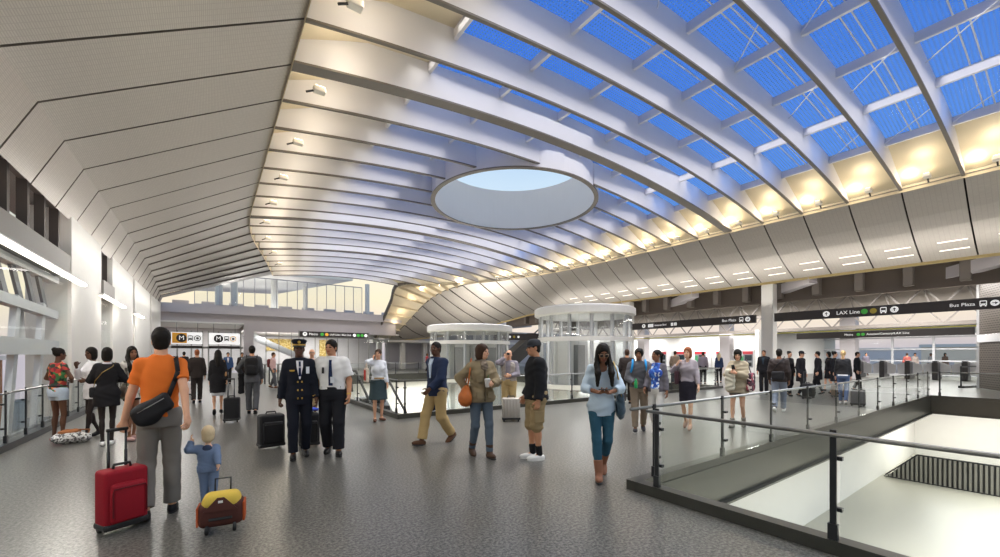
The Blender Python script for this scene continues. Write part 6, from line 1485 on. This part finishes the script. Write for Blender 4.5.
p.hair('pony', 'black'); p.top(ramp_mat('blue_pattern', [(0, '#2a56b8'), (.4, '#4c86dd'), (.55, '#dfe9f4'), (.75, '#2c4fa8')], 'cells', 26), .018, .95, 1.46, 0, 'patterned_top', .004); p.bottom(K_('offwhite', '#d9d6d2'), .012, 1.93, 1.0, .006)
p.add('cardigan', [('u', p_loft([(z_, cx, cy, rx + .03, ry + .026) for z_, cx, cy, rx, ry in p.secs()]), 0), ('cut', V(0, 0, -1), -p.tz(.88)), ('cut', V(0, 0, 1), p.tz(1.46)), ('s', p_rbox(p.ax(1.2) + V(0, .2, 0), V(.085, .2, .5), .02), .01), p.sleeve(0, 1.9, .022), p.sleeve(1, 1.9, .022)], K_('cardigangrey', '#65626a'), .005); p.shoes(cl('shoe_white', '#e4e2df', .5), WHITE, name='trainer'); p.body()
p = Person(688, 429, 350, -14, 'woman with auburn hair in a lilac-grey blouse and dark pencil skirt', 'f', sk='pale', H=1.69, feet='strollL', heel=.05, handR={'p': (.2, .12, 1.38), 'pole': (1, -.3, -1), 'd': (-.4, -.2, .9), 'curl': .8}, handL={'p': (.25, .1, .9)}, head=(-6, 0))
p.hair('bob', 'red'); p.top(K_('lilac', '#a59ca2'), .02, 1.0, 1.465, 1.8, 'blouse', .005, open_neck=.05); p.skirt(K_('skirtdark', '#26242e'), 1.06, .56, -.01); p.body(); p.shoes(cl('heel_nude', '#b08f7c', .5)) 
o = p.loose('handbag', [('u', p_rbox(p.ax(1.08) + V(.23, .0, 0), V(.05, .13, .15), .04), 0)], cl('plum_leather', '#4b333a', .5), 'plum handbag under the arm of the auburn-haired woman', 'handbag'); p.strap(o, [V(.22, -.08, 1.2), V(.17, -.04, 1.49), V(.22, .08, 1.2)], .01, cl('plum_leather', '#4b333a', .5))
p = Person(675, 384, 352, 165, 'distant man in a tan jacket at the ticket machines', sk='tan', H=1.78); p.hair('short', 'brown'); p.top(K_('tanjacket', '#8c7a68'), .026, .88, 1.475, 1.93); p.bottom(GRY, .018, 1.97, 1.0, .015); p.shoes(BLACK); p.body()
p = Person(703, 384, 353, 170, 'distant man in a mauve-grey shirt at the ticket machines', sk='tan', H=1.74); p.hair('crop', 'brown'); p.top(K_('mauve', '#8d838b'), .022, .92, 1.475, 1.9); p.bottom(BLK, .018, 1.97, 1.0, .015); p.shoes(BLACK); p.body()
p = Person(719, 383, 354, 175, 'distant woman in dark blue with a yellow scarf at the ticket machines', 'f', sk='light', H=1.68); p.hair('long', 'fair'); p.top(K_('dkblue', '#33405e'), .024, .85, 1.475, 1.9, 'coat'); p.bottom(BLK, .012, 1.97, 1.0); p.shoes(BLACK); p.body()
BEI = K_('beigecoat', '#a89c85')
p = Person(738, 427, 346, -16, 'woman with white headphones and short black hair in a beige jacket, reading a phone', 'f', sk='light', H=1.70, wide=1.06, feet='strollR', handR={'p': (.05, .26, 1.27), 'pole': (1, -.4, -.8), 'd': (-.4, .6, .5), 'n': (-.5, -.3, 0), 'curl': .7}, handL={'p': (.02, .24, 1.22), 'pole': (1, -.6, -.5), 'd': (-.6, .6, .3), 'curl': .6}, head=(14, -14))
p.hair('bangs', 'black'); p.top(BEI, .036, .78, 1.475, 1.92, 'jacket', .009, .016, sleeve_off=.032); p.bottom(K_('shortsgrey', '#6f6862'), .016, .5, .98, name='shorts'); p.body(); p.shoes(cl('boot_grey', '#8d857c', .6), BLACK, boot=.3, name='boot')
p.add('carried_coat', [('u', p_rbox(p.wri[0] + V(.06, -.03, -.2), V(.11, .05, .24), .045), 0)], K_('creamcoat', '#cbc6b4'), .014, 24)
q = empty('headphones'); q.parent = p.root; hm = p.headM(); HW = cl('headphone_white', '#eeeeee', .35)
b = MB(); b.tube([hm @ Vector((.1 * math.cos(R(t)), -.01, .02 + .115 * math.sin(R(t)))) for t in range(0, 181, 15)], .011, 8); b.build('headband', HW, q, smooth=True)
for s_ in (-1, 1):
    b = MB(); b.lathe((0, 0, 0), [(0, .02), (.032, .016), (.038, 0), (.03, -.014), (0, -.014)], 14); b.v = [hm @ Vector((s_ * (.094 + z_), -.008 + x, -.005 + y)) for x, y, z_ in b.v]; b.build('ear_cup', HW, q, smooth=True)
c_ = p.wri[0] + p.hd[0][0] * .1 + V(0, .02, .02); b = MB(); b.bar(c_ - V(0, .03, .05), c_ + V(0, .03, .05), .07, .01); o = b.build('phone', BLACK, None); o.matrix_world = p.M; tag(o, 'phone in the hand of the woman with white headphones', 'phone')
o = p.loose('tote_bag', [('u', p_rbox(p.ax(1.0) + V(-.27, -.03, .02), V(.06, .17, .2), .05), 0)], ramp_mat('floral_dark', [(0, '#3a2430'), (.4, '#a04050'), (.6, '#d8c8c0'), (.8, '#4a2a38')], 'cells', 20), 'dark floral tote bag of the woman with white headphones', 'bag', .006); p.strap(o, [V(-.25, -.12, 1.2), V(-.17, -.04, 1.5), V(-.25, .06, 1.2)], .012, cl('floral_strap', '#3a2430', .7))
p = Person(764, 394, 351, -14, 'man in a black suit and dark shirt standing by the white column', sk='tan', H=1.76); p.hair('crop', 'brown'); suit(p, BLK, shirt=K_('dkteal', '#2c3a44')); p.body()
p = Person(779, 412, 347, 172, 'man from behind in a dark brown leather jacket and pale jeans', sk='brown', H=1.77, wide=1.08, feet='walkR'); p.hair('short', 'black'); p.top(cl('brown_leather', '#2e2624', .5), .034, .86, 1.48, 1.93, 'leather_jacket', .006); p.bottom(cl('jeans_pale', '#7f8796', .85), .02, 1.97, .98, .015, 'jeans'); p.shoes(cl('trainer_white', '#e6e5e2', .5), name='trainer'); p.body()
o = p.loose('satchel', [('u', p_rbox(p.ax(1.03) + V(0.0, -.2, 0), V(.16, .05, .11), .03), 0)], NYL, 'black satchel on the back of the man in the brown leather jacket', 'bag'); p.strap(o, [V(-.12, -.2, 1.12), V(.0, p.front(1.3, 0, .05, True), 1.3), V(.13, p.front(1.4, .13, .05, True), 1.42), V(.14, 0, 1.49)], .014, NYL)
# --- cabin crew in black by the turnstiles
for px, py, top, f, sex, lab, hs_ in ((789, 396, 353, 40, 'f', 'crew member in black, partly behind the man in the leather jacket', 'bun'), (801, 397, 353, 60, 'm', 'crew member in a black peaked hat and long black coat, pulling a bag', 'crop'), (818, 394, 354, -80, 'm', 'tall crew member in a long black coat facing the peaked hat', 'short'),
                                 (829, 391, 356, -60, 'f', 'crew member in black half hidden behind the black-skirted one', 'bob'), (834, 395, 355, 75, 'f', 'crew member in a black skirt suit with bare legs near the brown bag', 'bun'), (857, 391, 357, 80, 'm', 'person in black passing the first turnstile', 'crop')):
    p = Person(px, py, top, f, lab, sex, sk='light', H=1.72, feet='strollR'); p.hair(hs_, 'black')
    if 'skirt' in lab: p.top(BLK, .024, .9, 1.475, 1.92, 'jacket'); p.skirt(BLK, 1.05, .56, .0)
    elif 'coat' in lab: p.top(BLK, .03, .6, 1.475, 1.93, 'coat', .005, .016, .03); p.bottom(BLK, .015, 1.97, 1.0)
    else: p.top(BLK, .026, .84, 1.475, 1.93, 'jacket'); p.bottom(BLK, .018, 1.97, 1.0, .014)
    p.shoes(BLACK); p.body()
    if 'peaked' in lab and px == 801: capm(p, BLK, 'peaked_hat')
suitcase('black rolling bag behind the crew member in the peaked hat', 808, 399, 60, .4, .5, .24, NYL, .95, wheels=2)
suitcase('taupe rolling bag beside the crew member in the skirt suit', 838, 398, 20, .42, .42, .3, cl('taupe_bag', '#7b6a5a', .7), .8)
p = Person(843, 404, 353, 176, 'woman from behind with a long blond ponytail, dark leather jacket and blue jeans', 'f', sk='light', H=1.72, wide=1.08, feet='strollL'); p.hair('pony', 'blond'); p.top(cl('black_leather', '#232326', .45), .032, .96, 1.475, 1.93, 'leather_jacket', .006); p.bottom(cl('jeans_blue', '#56688a', .85), .012, 1.97, .98, .006, 'jeans'); p.ribbon('shirt_hem', [(.97, -.15, .15), (.93, -.15, .15)], K_('white', '#e4e3e6'), .022, back=True); p.shoes(cl('shoe_white', '#e4e2df', .5)); p.body()
suitcase('grey four-wheeled suitcase next to the woman with the blond ponytail', 858, 406, 175, .44, .42, .25, mat('grey_shell', '#5b5a5c', .4, .2), .0, hard=True, wheels=4, pocket=False)
# --- travellers beyond the turnstiles and at the lifts
for i, (px, Y_, f, sex, m_, hs_, lab) in enumerate(((866, 31, 20, 'm', ('t1', '#5b5660'), 'short', 'distant traveller in grey behind the first two turnstiles'), (907, 30, 170, 'm', ('t2', '#8b4a44'), 'short', 'distant traveller in dull red behind the third turnstile'), (915, 30.6, 10, 'f', ('t3', '#9a8d86'), 'bob', 'distant traveller in beige beside the dull red one'),
                                        (931, 32, -40, 'm', ('t4', '#c2bfc2'), 'crop', 'distant traveller in a white shirt behind the fourth turnstile'), (945, 31, 30, 'f', ('t5', '#6d5a50'), 'bob', 'distant traveller in brown behind the last turnstile in view'),
                                        (427, 38, 60, 'f', ('t6', '#b0494a'), 'bob', 'distant woman in a red top before the short white columns'), (566, 33, 10, 'm', ('t7', '#4a4a52'), 'short', 'distant man in dark grey seen through the larger lift drum'), (598, 33, -70, 'm', ('t8', '#73706e'), 'crop', 'distant man in grey seen through the right side of the larger lift drum'))):
    p = Person(px, 385, 355, f, lab, sex, sk='tan', H=1.72, Y=Y_, feet='strollR' if i % 2 else 'stand', vox=.018); p.hair(hs_, 'brown' if i % 2 else 'black'); p.top(K_(*m_), .024, .88, 1.475, 1.92, 'jacket'); p.bottom(BLK if i % 2 else GRY, .018, 1.97, 1.0, .014); p.shoes(BLACK); p.body()
